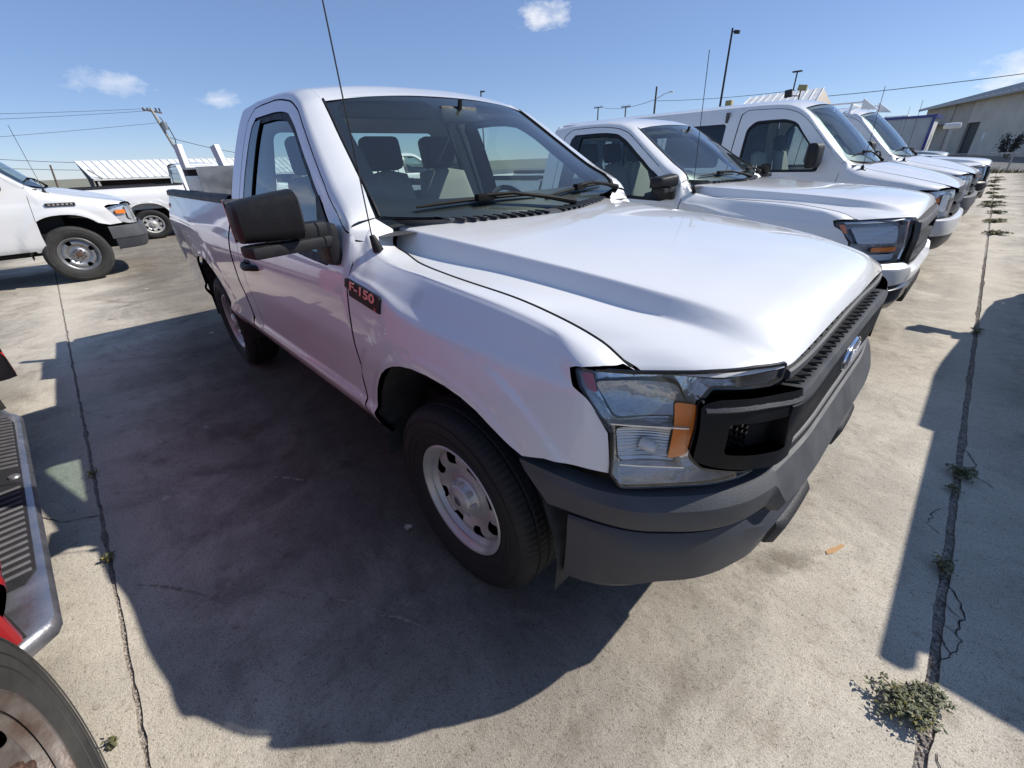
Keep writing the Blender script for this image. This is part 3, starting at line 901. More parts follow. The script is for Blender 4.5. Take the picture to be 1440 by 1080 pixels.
    for s in (-1, 1):
        tl = MB().box((-4.31, s * .90, 1.08), (.07, .08, .40), None, .02); tl.build('tail_lamp', M['red_lens'], root, fix=False)
    # ---- underbody, bay, liners
    ub = MB().box((-1.1, 0, .52), (2.1, 1.50, .22)).box((-3.3, 0, .60), (2.0, 1.0, .25)).box((.05, 0, .62), (1.35, 1.0, .62)).box((-.42, 0, .90), (.25, 1.50, .45))
    for s in (-1, 1): ub.box((-1.25, s * .82, .55), (1.5, .12, .14))
    ub.build('underbody', BK, root, fix=False)
    for cx in (0., -3.109):
        for s in (-1, 1):
            L = MB(); rows = []
            for k in range(17):
                q = math.pi * (1.06 - 1.12 * k / 16)
                rows.append([(cx + .50 * math.cos(q), s * y, .45 + .52 * math.sin(q)) for y in (.62, .80, .975)])
            L.grid(rows)
            L.build('wheel_liner', M['liner'], root)
    # ---- cabin
    ds = MB(); rows = []
    for y in np.linspace(-.86, .86, 13):
        h = .02 * math.cos(y * 3)
        rows.append([(-.46, y * .95, 1.285), (-.62, y, 1.30 + h), (-.80, y, 1.285 + h + (.05 if .2 < y < .62 else 0)), (-.92, y, 1.23), (-.96, y, 1.10), (-.90, y, .80)])
    ds.grid(rows); ds.build('dashboard', M['dash_grey'], root, sharp=60)
    sw = MB(); ctr_ = np.array([-1.06, .42, 1.20]); ax = np.array([.42, 0, -.0]);
    tilt = math.radians(62)
    ring = []
    for q in np.linspace(0, 2 * math.pi, 33)[:-1]:
        a, b = .185 * math.cos(q), .185 * math.sin(q)
        ring.append((ctr_[0] - b * math.cos(tilt), ctr_[1] + a, ctr_[2] + b * math.sin(tilt)))
    sw.tube(ring, .016, 8, closed=True)
    for q in (0, math.pi, -math.pi / 2):
        a, b = .18 * math.cos(q), .18 * math.sin(q)
        sw.tube([tuple(ctr_ + np.array([.03, 0, 0])), (ctr_[0] - b * math.cos(tilt), ctr_[1] + a, ctr_[2] + b * math.sin(tilt))], .018, 6)
    sw.box(tuple(ctr_ + np.array([.03, 0, 0])), (.06, .15, .13), (0, -.5, 0), .03)
    sw.tube([tuple(ctr_ + np.array([.03, 0, 0])), (-.86, .42, 1.12)], .03, 8)
    sw.build('steering_wheel', M['black_plastic'], root)
    seat(root, -1.72, -.46); seat(root, -1.72, .46)
    seat(root, -1.72, 0., .38, name='centre_seat')
    fl = MB().box((-1.4, 0, .72), (1.4, 1.7, .04)); fl.build('cab_floor', M['dash_grey'], root, fix=False)
    hl = MB().box((-1.74, 0, 1.812), (.74, 1.04, .015)); hl.build('headliner', M['headliner'], root, fix=False)
    # ---- mirrors
    for s in (-1, 1):
        m = MB(); rows = []
        # housing: rounded blocks swept outward
        for t_, yo in ((0, 1.085), (.06, 1.093), (.2, 1.118), (.5, 1.182), (.8, 1.24), (.93, 1.262), (1, 1.270)):
            k = 1 - .10 * t_ - (.18 if t_ in (0, 1) else 0); zc = 1.388 - .010 * t_ - .03 * (1 - mz) / .35
            row = []
            for q in np.linspace(0, 2 * math.pi, 29)[:-1]:
                c, sn = math.cos(q), math.sin(q)
                hx = .075 if c > 0 else .035
                dz = .078 * mz * (1 - .05 * t_)
                row.append((-.565 - .055 * t_ + hx * k * math.copysign(abs(c) ** .7, c), s * yo, zc + dz * k * (1 - (.18 * t_ ** 2 if sn > 0 else .0)) * math.copysign(abs(sn) ** .42, sn)))
            rows.append(row)
        m.grid(rows, close_v=True)
        m.F += [tuple(range(27, -1, -1)), tuple(6 * 28 + i for i in range(28))]
        mo = m.build('side_mirror', M['black_plastic'], root, sharp=45)
        if s > 0 and fold:
            bpy.data.objects.remove(mo)
            sp = panel('mirror_sail', SIDE, S2([(-.665, 1.20), (-.672, 1.292), (-.79, 1.36), (-.77, 1.215)]), M['black_plastic'], root, step=.05, lift=.004, both=False)
            continue
        a = MB().box((-.588, s * 1.125, 1.286), (.095, .285, .040), (0, 0, s * -.16), .012).box((-.60, s * 1.045, 1.325), (.065, .12, .060), (0, 0, s * -.1), .018).box((-.648, s * .968, 1.268), (.15, .05, .15), (0, 0, s * .08), .02)
        a.build('mirror_arm', M['black_plastic'], mo, fix=False)
        g = MB().box((-.652, s * 1.19, 1.378 - .03 * (1 - mz) / .35), (.004, .16, .13 * mz), (0, 0, s * -.06), 0); g.build('mirror_glass', M['mirror_glass'], mo, fix=False)
        sp = panel('mirror_sail', RSIDE if s < 0 else SIDE, S2([(-.66, 1.185), (-.665, 1.298), (-.84, 1.422), (-.87, 1.425), (-.80, 1.205)]), M['black_plastic'], mo, step=.05, lift=.004, both=False)
    # ---- antenna
    an = MB().tube([(-.455, -.868, 1.245), (-.455, -.874, 1.27), (-.462, -.880, 1.30)], [.020, .017, .010], 10)
    ao = an.build('antenna_base', M['black_plastic'], root)
    rod = MB().tube([(-.462, -.880, 1.295), (-.475, -.884, 1.7), (-.49, -.890, 2.26)], .0026, 6)
    rod.build('antenna_rod', M['black_plastic'], ao)
    # ---- wheels
    w = wheel0
    fx = 0.
    if w is None: w = wheel(root, (0, -.858, .386), -1)
    else: fx = WARP((0., 0, 0))[0]; wheel_copy(w, root, (fx, -.858, .386), -1)
    wheel_copy(w, root, (-3.109, -.858, .386), -1); wheel_copy(w, root, (fx, .858, .386), 1); wheel_copy(w, root, (-3.109, .858, .386), 1)
    ax_ = MB().tube([(-3.109, -.75, .386), (-3.109, .75, .386)], .05).tube([(0, -.75, .40), (0, .75, .40)], .045).lathe([(0, -.16), (.1, -.12), (.14, 0), (.1, .12), (0, .16)], 16, 'x', (-3.109, 0, .386))
    ax_.build('axle', M['dark_inner'], root)
    return w

def FP(pts): return pts

def front_older(root):
    """front with grey pads, a black barred grille and tall clear headlamps"""
    BP = M['weathered_black']; W = M['white_paint']
    Fo = RFRONT
    O = lambda d: offset_r(d)
    # headlamp: lens over a chrome bowl
    lens = [(.833,1.084),(.79,1.091),(.746,1.096),(.67,1.097),(.585,1.090),(.600,1.058),(.632,1.050),(.75,1.060),(.770,1.028),(.792,.893),(.775,.864),(.70,.838),(.640,.822),(.66,.818),(.80,.813),(.896,.799),(.907,.832),(.893,.945),(.901,.970),(.922,1.040),(.925,1.079)]
    lens = fillet(lens[::-1], .007, 3)
    lp = panel('headlamp_lens', Fo, lens, M['lens'], root, step=.02, flange=.012, lift=.004)
    sh = lambda k: k
    for s, L in zip((-1, 1), lp):
        S = Fo if s < 0 else FRONT
        bk = panel('headlamp_bowl', S, lens, M['chrome_lamp'], L, step=.018, flange=-.045, lift=-.055, both=False)
        # reflector cups: two tiers behind the lens
        def cup(name, poly, d0, d1, m, step=.012):
            c = np.array(poly).mean(0)
            def f(u, v):
                u = np.asarray(u, float).ravel(); v = np.asarray(v, float).ravel()
                P = offset(S, -d0)(u, v)
                r = np.hypot((u - c[0]) / .08, (v - c[1]) / .07)
                N = offset(S, -d1)(u, v)
                k = np.clip(1 - r ** 2, 0, 1)[:, None]
                return P + (N - P) * k
            return panel(name, f, poly, m, L, step=step, flange=.012, both=False)
        cup('reflector', fillet([(.905,1.055),(.79,1.062),(.782,.985),(.885,.975)], .012, 3), .012, .055, M['reflector_dark'])
        cup('reflector', fillet([(.888,.945),(.800,.955),(.808,.865),(.895,.862)], .012, 3), .012, .050, M['reflector_ribbed'])
        bl = MB().lathe([(0, .03), (.012, .028), (.016, .015), (.016, -.01)], 14, 'x', tuple(offset(S, -.035)([.85], [.905])[0]))
        bl.build('bulb', M['bulb'], L)
        tr = MB()
        for vv, ua, ub in ((.962, .895, .79), (.860, .893, .80)):
            rows = []
            for u in np.linspace(ua, ub, 8):
                a = offset(S, -.004)([u], [vv])[0]; b = offset(S, -.05)([u], [vv])[0]
                rows.append([a + np.array([0, 0, .0018]), a - np.array([0, 0, .0018]), b - np.array([0, 0, .0018]), b + np.array([0, 0, .0018])])
            tr.grid(rows, close_v=True)
        tr.build('lamp_divider', M['chrome_lamp'], L)
        am = fillet([(.800,1.022),(.772,1.018),(.795,.893),(.823,.880)], .006, 2)
        panel('turn_signal', S, am, M['amber'], L, step=.012, flange=.02, lift=-.010, both=False)
        rm = fillet([(.921,1.072),(.905,1.072),(.902,1.03),(.915,1.035)], .004, 2)
        panel('side_reflector', S, rm, M['red_lens'], L, step=.012, flange=.02, lift=-.012, both=False)
        # dark gasket round the lens
        q = _resample(lens, .02)
        P = S([a for a, b in q], [b for a, b in q])
        MB().tube(list(P), .0055, 6, closed=True).build('lamp_gasket', M['gloss_black'], L)
    # ---- grille: backing, teeth, bars, corner blocks
    yk = np.linspace(-1, 1, 41)
    def bar(name, zlo, zhi, out, depth, half, m, parent, rise=0., top=None):
        """bar along the front: face from zlo to zhi standing 'out' proud, with a top shelf going back by depth"""
        g = []
        for t in np.linspace(-half, half, 41):
            a = abs(t); S = lambda z, d: offset(FRONT, d)([a], [z])[0]
            row = [S(zhi, -depth), S(zhi - .002, out * .5 - .004), S(zhi - .006, out * .75), S(zhi - .014, out), S(zlo + .010, out), S(zlo + .003, out * .7), S(zlo, -depth)]
            row = [np.array([p[0], math.copysign(p[1], t) if a > 1e-6 else 0., p[2] + rise * (1 - a / half)]) for p in row]
            g.append(row)
        b = MB().grid(g)
        b.F += [tuple(range(6, -1, -1)), tuple(40 * 7 + i for i in range(7))]
        return b.build(name, m, parent, sharp=50)
    panel('grille_backing', Fo, [(0, .66), (.0, 1.10), (.58, 1.085), (.77, 1.03), (.785, .88), (.62, .80), (.60, .66)], M['grille_black'], root, step=.05, flange=0, lift=-.05, both=True)
    def bar2(name, secs, half, m):
        g = []
        for t in np.linspace(-half, half, 61):
            a = abs(t); row = []
            for z, d in secs:
                zz = z(a) if callable(z) else z; dd = d(a) if callable(d) else d
                p = offset(FRONT, dd)([a], [zz])[0]
                row.append((p[0], math.copysign(p[1], t) if a > 1e-6 else 0., p[2]))
            g.append(row)
        n = len(secs)
        q = MB().grid(g); q.F += [tuple(range(n - 1, -1, -1)), tuple(60 * n + i for i in range(n))]
        return q.build(name, m, root, sharp=40)
    dome = lambda a: .022 * (1 - smoothstep(0, .55, a))
    bar2('grille_bar', [(lambda a: 1.074 + dome(a), -.030), (lambda a: 1.072 + dome(a), .003), (lambda a: 1.067 + dome(a), .008), (lambda a: 1.050 + dome(a), .006), (lambda a: 1.045 + dome(a), -.02)], .575, BP)
    k0 = lambda a: smoothstep(.585, .60, a)
    dm = lambda a: .027 + .006 * smoothstep(.25, .58, a)
    zt_ = lambda a: 1.006 + .026 * smoothstep(.45, .7, a)
    bar2('grille_bar', [(lambda a: zt_(a) + .004, -.03), (zt_, lambda a: dm(a) - .020), (lambda a: zt_(a) - .004, lambda a: dm(a) - .008), (lambda a: zt_(a) - .018, dm), (lambda a: zt_(a) - .022, lambda a: dm(a) - .004), (lambda a: zt_(a) - .022, -.03)], .768, M['grille_bar'])
    bar2('bar_face', [(lambda a: zt_(a) - .0225, -.03), (lambda a: zt_(a) - .0225, lambda a: dm(a) - .003), (lambda a: zt_(a) - .026, dm), (lambda a: .885 + .08 * k0(a), lambda a: dm(a) - .005), (lambda a: .873 + .09 * k0(a), lambda a: dm(a) - .014), (lambda a: .873 + .09 * k0(a), -.03)], .60, M['satin_black'])
    bar2('grille_bar', [(.860, -.03), (.848, .014), (.842, .020), (.812, .018), (.806, .008), (.806, -.03)], .53, M['grille_bar'])
    # saw-toothed mesh edge lying on the bars' back edges
    tn = MB()
    for k in range(-11, 12):
        y = k * .049
        for (zf, d) in ((lambda a: 1.078 + dome(a), .002), (lambda a: zt_(a) + .005, .012), (lambda a: .858, .000)):
            a = abs(y)
            if a > .53: continue
            z = zf(a)
            c = offset(FRONT, d)([a], [z])[0]; q = offset(FRONT, d - .036)([a], [z])[0]
            nn = (c - q) / .036; tt = np.array([-nn[1], nn[0], 0]) * (1 if y >= 0 else 1)
            c[1] = math.copysign(c[1], y) if a > 1e-6 else 0; q[1] = math.copysign(q[1], y) if a > 1e-6 else 0
            w = np.array([0, .0245, 0])
            up = np.array([0, 0, .006])
            tn.add([q - w, q + w, c, q - w + up, q + w + up, c + up], [(0, 1, 2), (3, 5, 4), (0, 2, 5, 3), (2, 1, 4, 5), (1, 0, 3, 4)])
    meta(tn.build('grille_mesh', M['grille_black'], root), kind='stuff')
    for s in (-1, 1):
        S = Fo if s < 0 else FRONT
        cl = fillet([(.772, 1.028), (.752, 1.040), (.615, 1.035), (.555, 1.025), (.525, .825), (.60, .832), (.757, .878), (.793, .898)], [.01, .02, .01, .0, .01, .02, .02, .01], 4)
        pk = fillet([(.738, .985), (.590, .975), (.575, .880), (.600, .880), (.748, .912)], .012, 3)
        b = panel('grille_block', S, cl, M['satin_black'], root, holes=[pk], step=.02, flange=.05, lift=.028, both=False)
        panel('block_recess', S, [tuple((np.array(q) - np.array([.66, .93])) * 1.06 + np.array([.66, .93])) for q in pk], M['satin_black'], b, step=.03, flange=0, lift=-.012, both=False)
        vt = MB()
        for i in range(4):
            for j in range(5):
                p = offset(S, -.006)([.722 - i * .012], [.966 - j * .015 - (i % 2) * .007])[0]
                vt.box(tuple(p), (.010, .004, .009), (0, .2, s * .6))
        vt.build('vent_mesh', M['gloss_black'], b, fix=False)
    # oval badge
    ov = MB(); c0 = np.array([.889, 0, .935])
    rows = []
    for (k, d) in ((1.0, -.012), (1.0, .004), (.95, .008), (.90, .006), (.0, .009)):
        rows.append([(c0[0] + d - .01 * (math.cos(q) * .115) ** 2 * 4, .115 * k * math.cos(q), c0[2] + .046 * k * math.sin(q)) for q in np.linspace(0, 2 * math.pi, 41)[:-1]])
    ov.grid(rows[:4], close_v=True); o = ov.build('emblem_rim', M['chrome'], root)
    f = MB(); f.add([(c0[0] + .009 - .01 * (math.cos(q) * .1) ** 2 * 4, .104 * math.cos(q), c0[2] + .0415 * math.sin(q)) for q in np.linspace(0, 2 * math.pi, 41)[:-1]], [tuple(range(40))])
    f.build('emblem', M['ford_blue'], o, fix=False)
    tx = text_mesh('emblem_script', 'Ford', .062, M['white_print'], o, (c0[0] + .0105, 0, c0[2] - .004), (math.pi / 2, 0, math.pi / 2), shear=.35)
    # ---- bumper pad (upper) and lower bumper
    def PADF(d0):
        def f(u, v):
            u = np.asarray(u, float).ravel(); v = np.asarray(v, float).ravel()
            return offset_any(Fo, d0, u, v)
        return f
    # pad: section (height, standout) swept round the front
    def sweep_band(name, m, sec, umax, parent, n=64, slant=0.):
        us = np.linspace(-1, 1, n) * umax
        g = []
        for t in us:
            a = abs(t); row = []
            for (z, d) in sec:
                zz = z(a) if callable(z) else z; dd = d(a) if callable(d) else d
                a2 = a * (1 - slant * float(np.clip((.80 - zz) / .12, 0, 1)) * a ** 4)
                p = offset(FRONT, dd)([a2], [zz])[0]
                row.append((p[0], math.copysign(p[1], t) if a > 1e-6 else 0., p[2]))
            g.append(row)
        b = MB().grid(g)
        return b.build(name, m, parent, sharp=20)
    k1 = lambda a: smoothstep(.590, .545, a)          # the lower middle
    topz = lambda a: .800 - .012 * smoothstep(.70, .9, a) + .02 * smoothstep(.92, 1., a)
    e1 = lambda a: smoothstep(.86, .985, a)
    band = [(topz, -.04), (topz, lambda a: .012 + .006 * (1 - k1(a)) - .012 * e1(a)), (lambda a: topz(a) - .006, lambda a: .024 - .018 * e1(a)),
            (lambda a: topz(a) - .020 - .062 * k1(a), lambda a: .036 + .024 * k1(a) - .026 * e1(a)), (lambda a: topz(a) - .028 - .066 * k1(a), lambda a: .042 + .024 * k1(a) - .030 * e1(a)), (lambda a: topz(a) - .044 - .066 * k1(a), lambda a: .044 + .020 * k1(a) - .032 * e1(a)),
            (lambda a: .706 - .040 * k1(a), lambda a: .039 + .018 * k1(a) - .028 * e1(a)), (lambda a: .692 - .040 * k1(a), lambda a: .034 - .024 * e1(a)), (lambda a: .688 - .04 * k1(a), -.03)]
    sweep_band('bumper_pad', BP, band, .985, root, n=160, slant=.022)
    kl = lambda a: smoothstep(.66, .52, a)
    e2 = lambda a: smoothstep(.84, .965, a)
    zb = lambda a: .030 * smoothstep(.45, .65, a) - .062 * smoothstep(.80, .955, a)
    low = [(lambda a: .672 - .025 * kl(a), -.03), (lambda a: .672 - .025 * kl(a), lambda a: .022 - .02 * e2(a)), (lambda a: .664 - .035 * kl(a), lambda a: .026 - .019 * e2(a)), (lambda a: .645 - .045 * kl(a), lambda a: .035 + .010 * kl(a) - .026 * e2(a)), (lambda a: .60 - .02 * kl(a), lambda a: .040 + .012 * kl(a) - .030 * e2(a)),
           (lambda a: .54 + .02 * zb(a) , lambda a: .038 + .006 * kl(a) - .030 * e2(a)), (lambda a: .482 + zb(a), lambda a: .040 - .032 * e2(a)), (lambda a: .460 + zb(a), lambda a: .026 - .02 * e2(a)), (lambda a: .456 + zb(a), -.04)]
    lb = sweep_band('bumper', M['bumper_black'], low, .950, root, n=96)
    for s in (-1, 1):
        g = []
        for t in np.linspace(.20, .475, 14):
            d = lambda z, q: offset(FRONT, q)([t], [z])[0] * np.array([1, s, 1])
            k = smoothstep(.475, .455, t) * smoothstep(.20, .215, t)
            g.append([d(.575, .03), d(.568, .050 + .006 * k), d(.556, .056 + .012 * k), d(.545, .058 + .016 * k), d(.475, .048 + .016 * k), d(.462, .02)])
        q = MB().grid(g); q.F += [tuple(range(5, -1, -1)), tuple(13 * 6 + i for i in range(6))]
        q.build('bumper_step', M['grain_black'], lb, sharp=40)
    sweep_band('air_dam', M['black_plastic'], [(.47, .010), (.375, .0), (.37, -.02), (.46, -.03)], .50, root)
    # slot mesh under the grille is dark
    fillp = panel('grille_lower', Fo, [(0, .62), (0, .78), (.55, .80), (.60, .72), (.58, .62)], M['grille_black'], root, step=.05, flange=0, lift=-.03)

def offset_any(S, d, u, v): return offset(S, d)(u, v)
def offset_r(d): return offset(RFRONT, d)

def text_mesh(name, body, size, m, parent, loc, rot, ext=.0015, shear=0., bold=None):
    cu = bpy.data.curves.new(name, 'FONT'); cu.body = body; cu.size = size; cu.extrude = ext; cu.align_x = 'CENTER'; cu.align_y = 'CENTER'; cu.shear = shear
    if bold: cu.offset = bold
    o = bpy.data.objects.new(name, cu); COL.objects.link(o)
    dg = bpy.context.evaluated_depsgraph_get()
    me = bpy.data.meshes.new_from_object(o.evaluated_get(dg)); bpy.data.objects.remove(o); bpy.data.curves.remove(cu)
    me.materials.clear(); me.materials.append(m)
    t = bpy.data.objects.new(name, me); link(t, parent); t.location = loc; t.rotation_euler = rot
    return t

def badge(root):
    """flat model badge on the right fender, raised letters on a dark plate"""
    x0, v0 = -.40, side_v(-.40, 1.118); e = .06
    p = RSIDE([x0], [v0])[0]
    a = RSIDE([x0 + .10], [v0])[0] - RSIDE([x0 - .10], [v0])[0]; b = RSIDE([x0], [side_v(x0, 1.148)])[0] - RSIDE([x0], [side_v(x0, 1.09)])[0]
    xv = Vector(a).normalized(); zv = xv.cross(Vector(b)).normalized()
    if zv.y > 0: zv = -zv
    yv = zv.cross(xv)
    R = Matrix((xv, yv, zv)).transposed()
    pl = MB().prism([(-.125, -.008), (-.125, .022), (-.114, .027), (.110, .027), (.124, .020), (.124, -.031), (-.088, -.031), (-.094, -.008)], -.022, .009, 'z').build('model_badge', M['badge_black'], root)
    pl.location = p; pl.rotation_euler = R.to_euler()
    t = text_mesh('badge_lettering', 'F-150', .084, M['chrome_reflection_tint'], pl, (.004, .007, .0095), (0, 0, 0), ext=.0018, bold=.0022); t.scale = (.94, .52, 1)
    text_mesh('badge_lettering', 'XL', .015, M['chrome'], pl, (.100, -.023, .0095), (0, 0, 0), ext=.001)
def front_newer(root):
    """front with tall square lamps, a black grille under a heavy C frame and a two-tone bumper"""
    Fo = RFRONT
    lens = [(.833,1.084),(.79,1.091),(.746,1.096),(.67,1.097),(.59,1.092),(.585,1.07),(.625,1.05),(.655,.80),(.80,.795),(.896,.799),(.907,.832),(.893,.945),(.901,.970),(.922,1.040),(.925,1.079)][::-1]
    for s, L in zip((-1, 1), panel('headlamp_lens', Fo, lens, M['lens'], root, step=.03, flange=.012, lift=.004)):
        S = Fo if s < 0 else FRONT
        panel('headlamp_bowl', S, lens, M['lamp_grey'], L, step=.025, flange=-.05, lift=-.06, both=False)
        for nm, poly, m, li in (('reflector', [(.875, 1.04), (.70, 1.05), (.70, .93), (.865, .93)], 'reflector_ribbed', -.02), ('turn_signal', [(.82, .905), (.70, .905), (.70, .875), (.825, .875)], 'amber', -.012),
                                ('reflector', [(.88, .855), (.69, .855), (.70, .81), (.885, .81)], 'reflector_ribbed', -.02), ('side_reflector', [(.915, 1.06), (.895, 1.06), (.893, 1.0), (.905, 1.0)], 'amber', -.01)):
            panel(nm, S, fillet(poly, .008, 2), M[m], L, step=.03, flange=.03, lift=li, both=False)
        MB().tube([offset(S, -.004)([u], [v])[0] for u, v in ((.90, 1.065), (.80, 1.075), (.64, 1.078), (.645, .90), (.66, .815))], .008, 6).build('lamp_strip', M['chrome'], L)
        q = _resample(lens, .04); MB().tube(list(S([a for a, b in q], [b for a, b in q])), .006, 6, closed=True).build('lamp_gasket', M['gloss_black'], L)
    panel('grille_backing', Fo, [(0, .68), (0, 1.09), (.57, 1.075), (.655, .80), (.60, .68)], M['grille_black'], root, step=.06, flange=.02, lift=-.03)
    def sw(name, m, sec, umax, n=64):
        g = []
        for t in np.linspace(-1, 1, n) * umax:
            a = abs(t); row = []
            for z, d in sec:
                zz = z(a) if callable(z) else z; dd = d(a) if callable(d) else d
                p = offset(FRONT, dd)([a], [zz])[0]; row.append((p[0], math.copysign(p[1], t) if a > 1e-6 else 0., p[2]))
            g.append(row)
        k = len(sec); q = MB().grid(g); q.F += [tuple(range(k - 1, -1, -1)), tuple((n - 1) * k + i for i in range(k))]
        return q.build(name, m, root, sharp=36)
    sw('grille_bar', M['grey_bumper'], [(1.075, -.02), (1.07, .02), (1.05, .03), (1.00, .028), (.99, -.02)], .60)
    sw('grille_bar', M['grille_bar'], [(.90, -.02), (.895, .022), (.86, .022), (.855, -.02)], .62)
    sw('grille_bar', M['grille_bar'], [(.80, -.02), (.795, .022), (.765, .022), (.76, -.02)], .62)
    for s in (-1, 1):
        MB().tube([offset(FRONT, .012)([u], [z])[0] * np.array([1, s, 1]) for u, z in ((.59, 1.06), (.60, .95), (.61, .82), (.60, .72))], .022, 8).build('grille_side', M['gloss_black'], root)
    e1 = lambda a: smoothstep(.86, .985, a)
    k1 = lambda a: smoothstep(.62, .54, a)
    tz = lambda a: .792 - .05 * k1(a) + .03 * smoothstep(.92, 1., a)
    sw('bumper_upper', M['white_bumper'], [(tz, -.04), (tz, lambda a: .02 - .015 * e1(a)), (lambda a: tz(a) - .03, lambda a: .055 - .04 * e1(a)), (lambda a: tz(a) - .05, lambda a: .06 - .045 * e1(a)), (lambda a: .645, lambda a: .052 - .04 * e1(a)), (.63, lambda a: .04 - .03 * e1(a)), (.63, -.03)], .998, 90)
    sw('bumper_lower', M['gloss_bumper'], [(.625, -.03), (.625, lambda a: .02 - .02 * e1(a)), (.60, lambda a: .05 - .04 * e1(a)), (.52, lambda a: .055 - .045 * e1(a)), (.44, lambda a: .03 - .03 * e1(a)), (.40, -.02), (.40, -.05)], .96, 80)
    MB().box((.895, 0, .50), (.05, .8, .12), None, .02).build('skid_plate', M['black_plastic'], root, fix=False)
# ---------------------------------------------------------------- the full-size van
VVK = [.46, .56, .66, .80, .95, 1.06, 1.13, 1.20, 1.26, 1.32, 1.45, 1.60, 1.78, 1.92, 2.00, 2.05]
VAN_Y = [.93, .975, .99, .998, 1.0, .992, .975, .965, .955, .942, .918, .89, .852, .812, .765, .68]
def _vdoor(ztop=None, ytop=None):
    z = np.array(VVK); y = np.array(VAN_Y)
    if ztop is not None:
        zz = np.linspace(z[9], ztop, 7)[1:]
        zz[-2] = ztop - min(.020, (ztop - z[9]) * .14); zz[-3] = ztop - min(.06, (ztop - z[9]) * .36)
        zz[0:3] = np.linspace(z[9], zz[3], 5)[1:4]
        yy = np.interp(zz, z, y); yy[-1] = ytop; yy[-2] = ytop + (yy[-3] - ytop) * .72
        z = np.concatenate([z[:10], zz]); y = np.concatenate([y[:10], yy])
    return [(y[i], z[i]) for i in range(16)]
_L = [(.93, .46), (.975, .56), (.99, .66), (.998, .80), (1.0, .95)]
def _vf(k, crease, a, b, c): return _fend([(y * k, z) for y, z in _L] + [crease], [a, b, c])
_vst = {
 .84: _vf(.80, (.79, .99), (.775, 1.02), (.755, 1.04), (.70, 1.055)),
 .74: _vf(.90, (.885, 1.01), (.865, 1.045), (.835, 1.068), (.72, 1.085)),
 .62: _vf(.965, (.95, 1.02), (.925, 1.065), (.87, 1.095), (.73, 1.115)),
 .45: _vf(.995, (.98, 1.04), (.95, 1.10), (.88, 1.135), (.74, 1.155)),
 .20: _vf(1., (.99, 1.06), (.962, 1.135), (.89, 1.18), (.76, 1.21)),
 .0: _vf(1., (.992, 1.06), (.968, 1.16), (.90, 1.22), (.78, 1.258)),
 -.15: _vf(1., (.992, 1.06), (.965, 1.20), (.91, 1.28), (.80, 1.325)),
 -.22: _vdoor(1.372, .805), -.40: _vdoor(1.545, .78), -.60: _vdoor(1.745, .745), -.78: _vdoor(1.915, .715),
 -.90: _vdoor(1.985, .70), -1.05: _vdoor(2.028, .69), -1.4: _vdoor(2.048, .68), -2.6: _vdoor(2.05, .68), -5.0: _vdoor(2.05, .68),
}
VSIDE = Loft(list(_vst), VVK, [[(x, k[0], k[1]) for k in _vst[x]] for x in _vst])
def _varch(u, v, P):
    for cx in (0., -3.5):
        r = np.hypot(P[:, 0] - cx, P[:, 2] - .47)
        P[:, 1] += .016 * smoothstep(.60, .51, r) * smoothstep(1.15, .95, P[:, 2])
    return P
VSIDE.mod = _varch
VRSIDE = right_mirror(VSIDE)
def vside_v(x, z):
    lo, hi = VVK[0], VVK[-1]
    for _ in range(40):
        m = .5 * (lo + hi)
        if VSIDE([x], [m])[0, 2] < z: lo = m
        else: hi = m
    return .5 * (lo + hi)
def VS2(p): return [(x, vside_v(x, z)) for x, z in p]
_VFY = [0, .3, .55, .70, .80, .87, .93, .985]
VFRONT = Loft(_VFY, [.45, .70, .95, 1.10], [[(x, y, z) for z in (.45, .70, .95, 1.10)] for y, x in zip(_VFY, [.90, .895, .875, .845, .80, .735, .63, .45])])
VFRONT.T[:, 3, 0] -= .05; VFRONT.T[:, 2, 0] -= .012
VRFRONT = right_mirror(VFRONT)

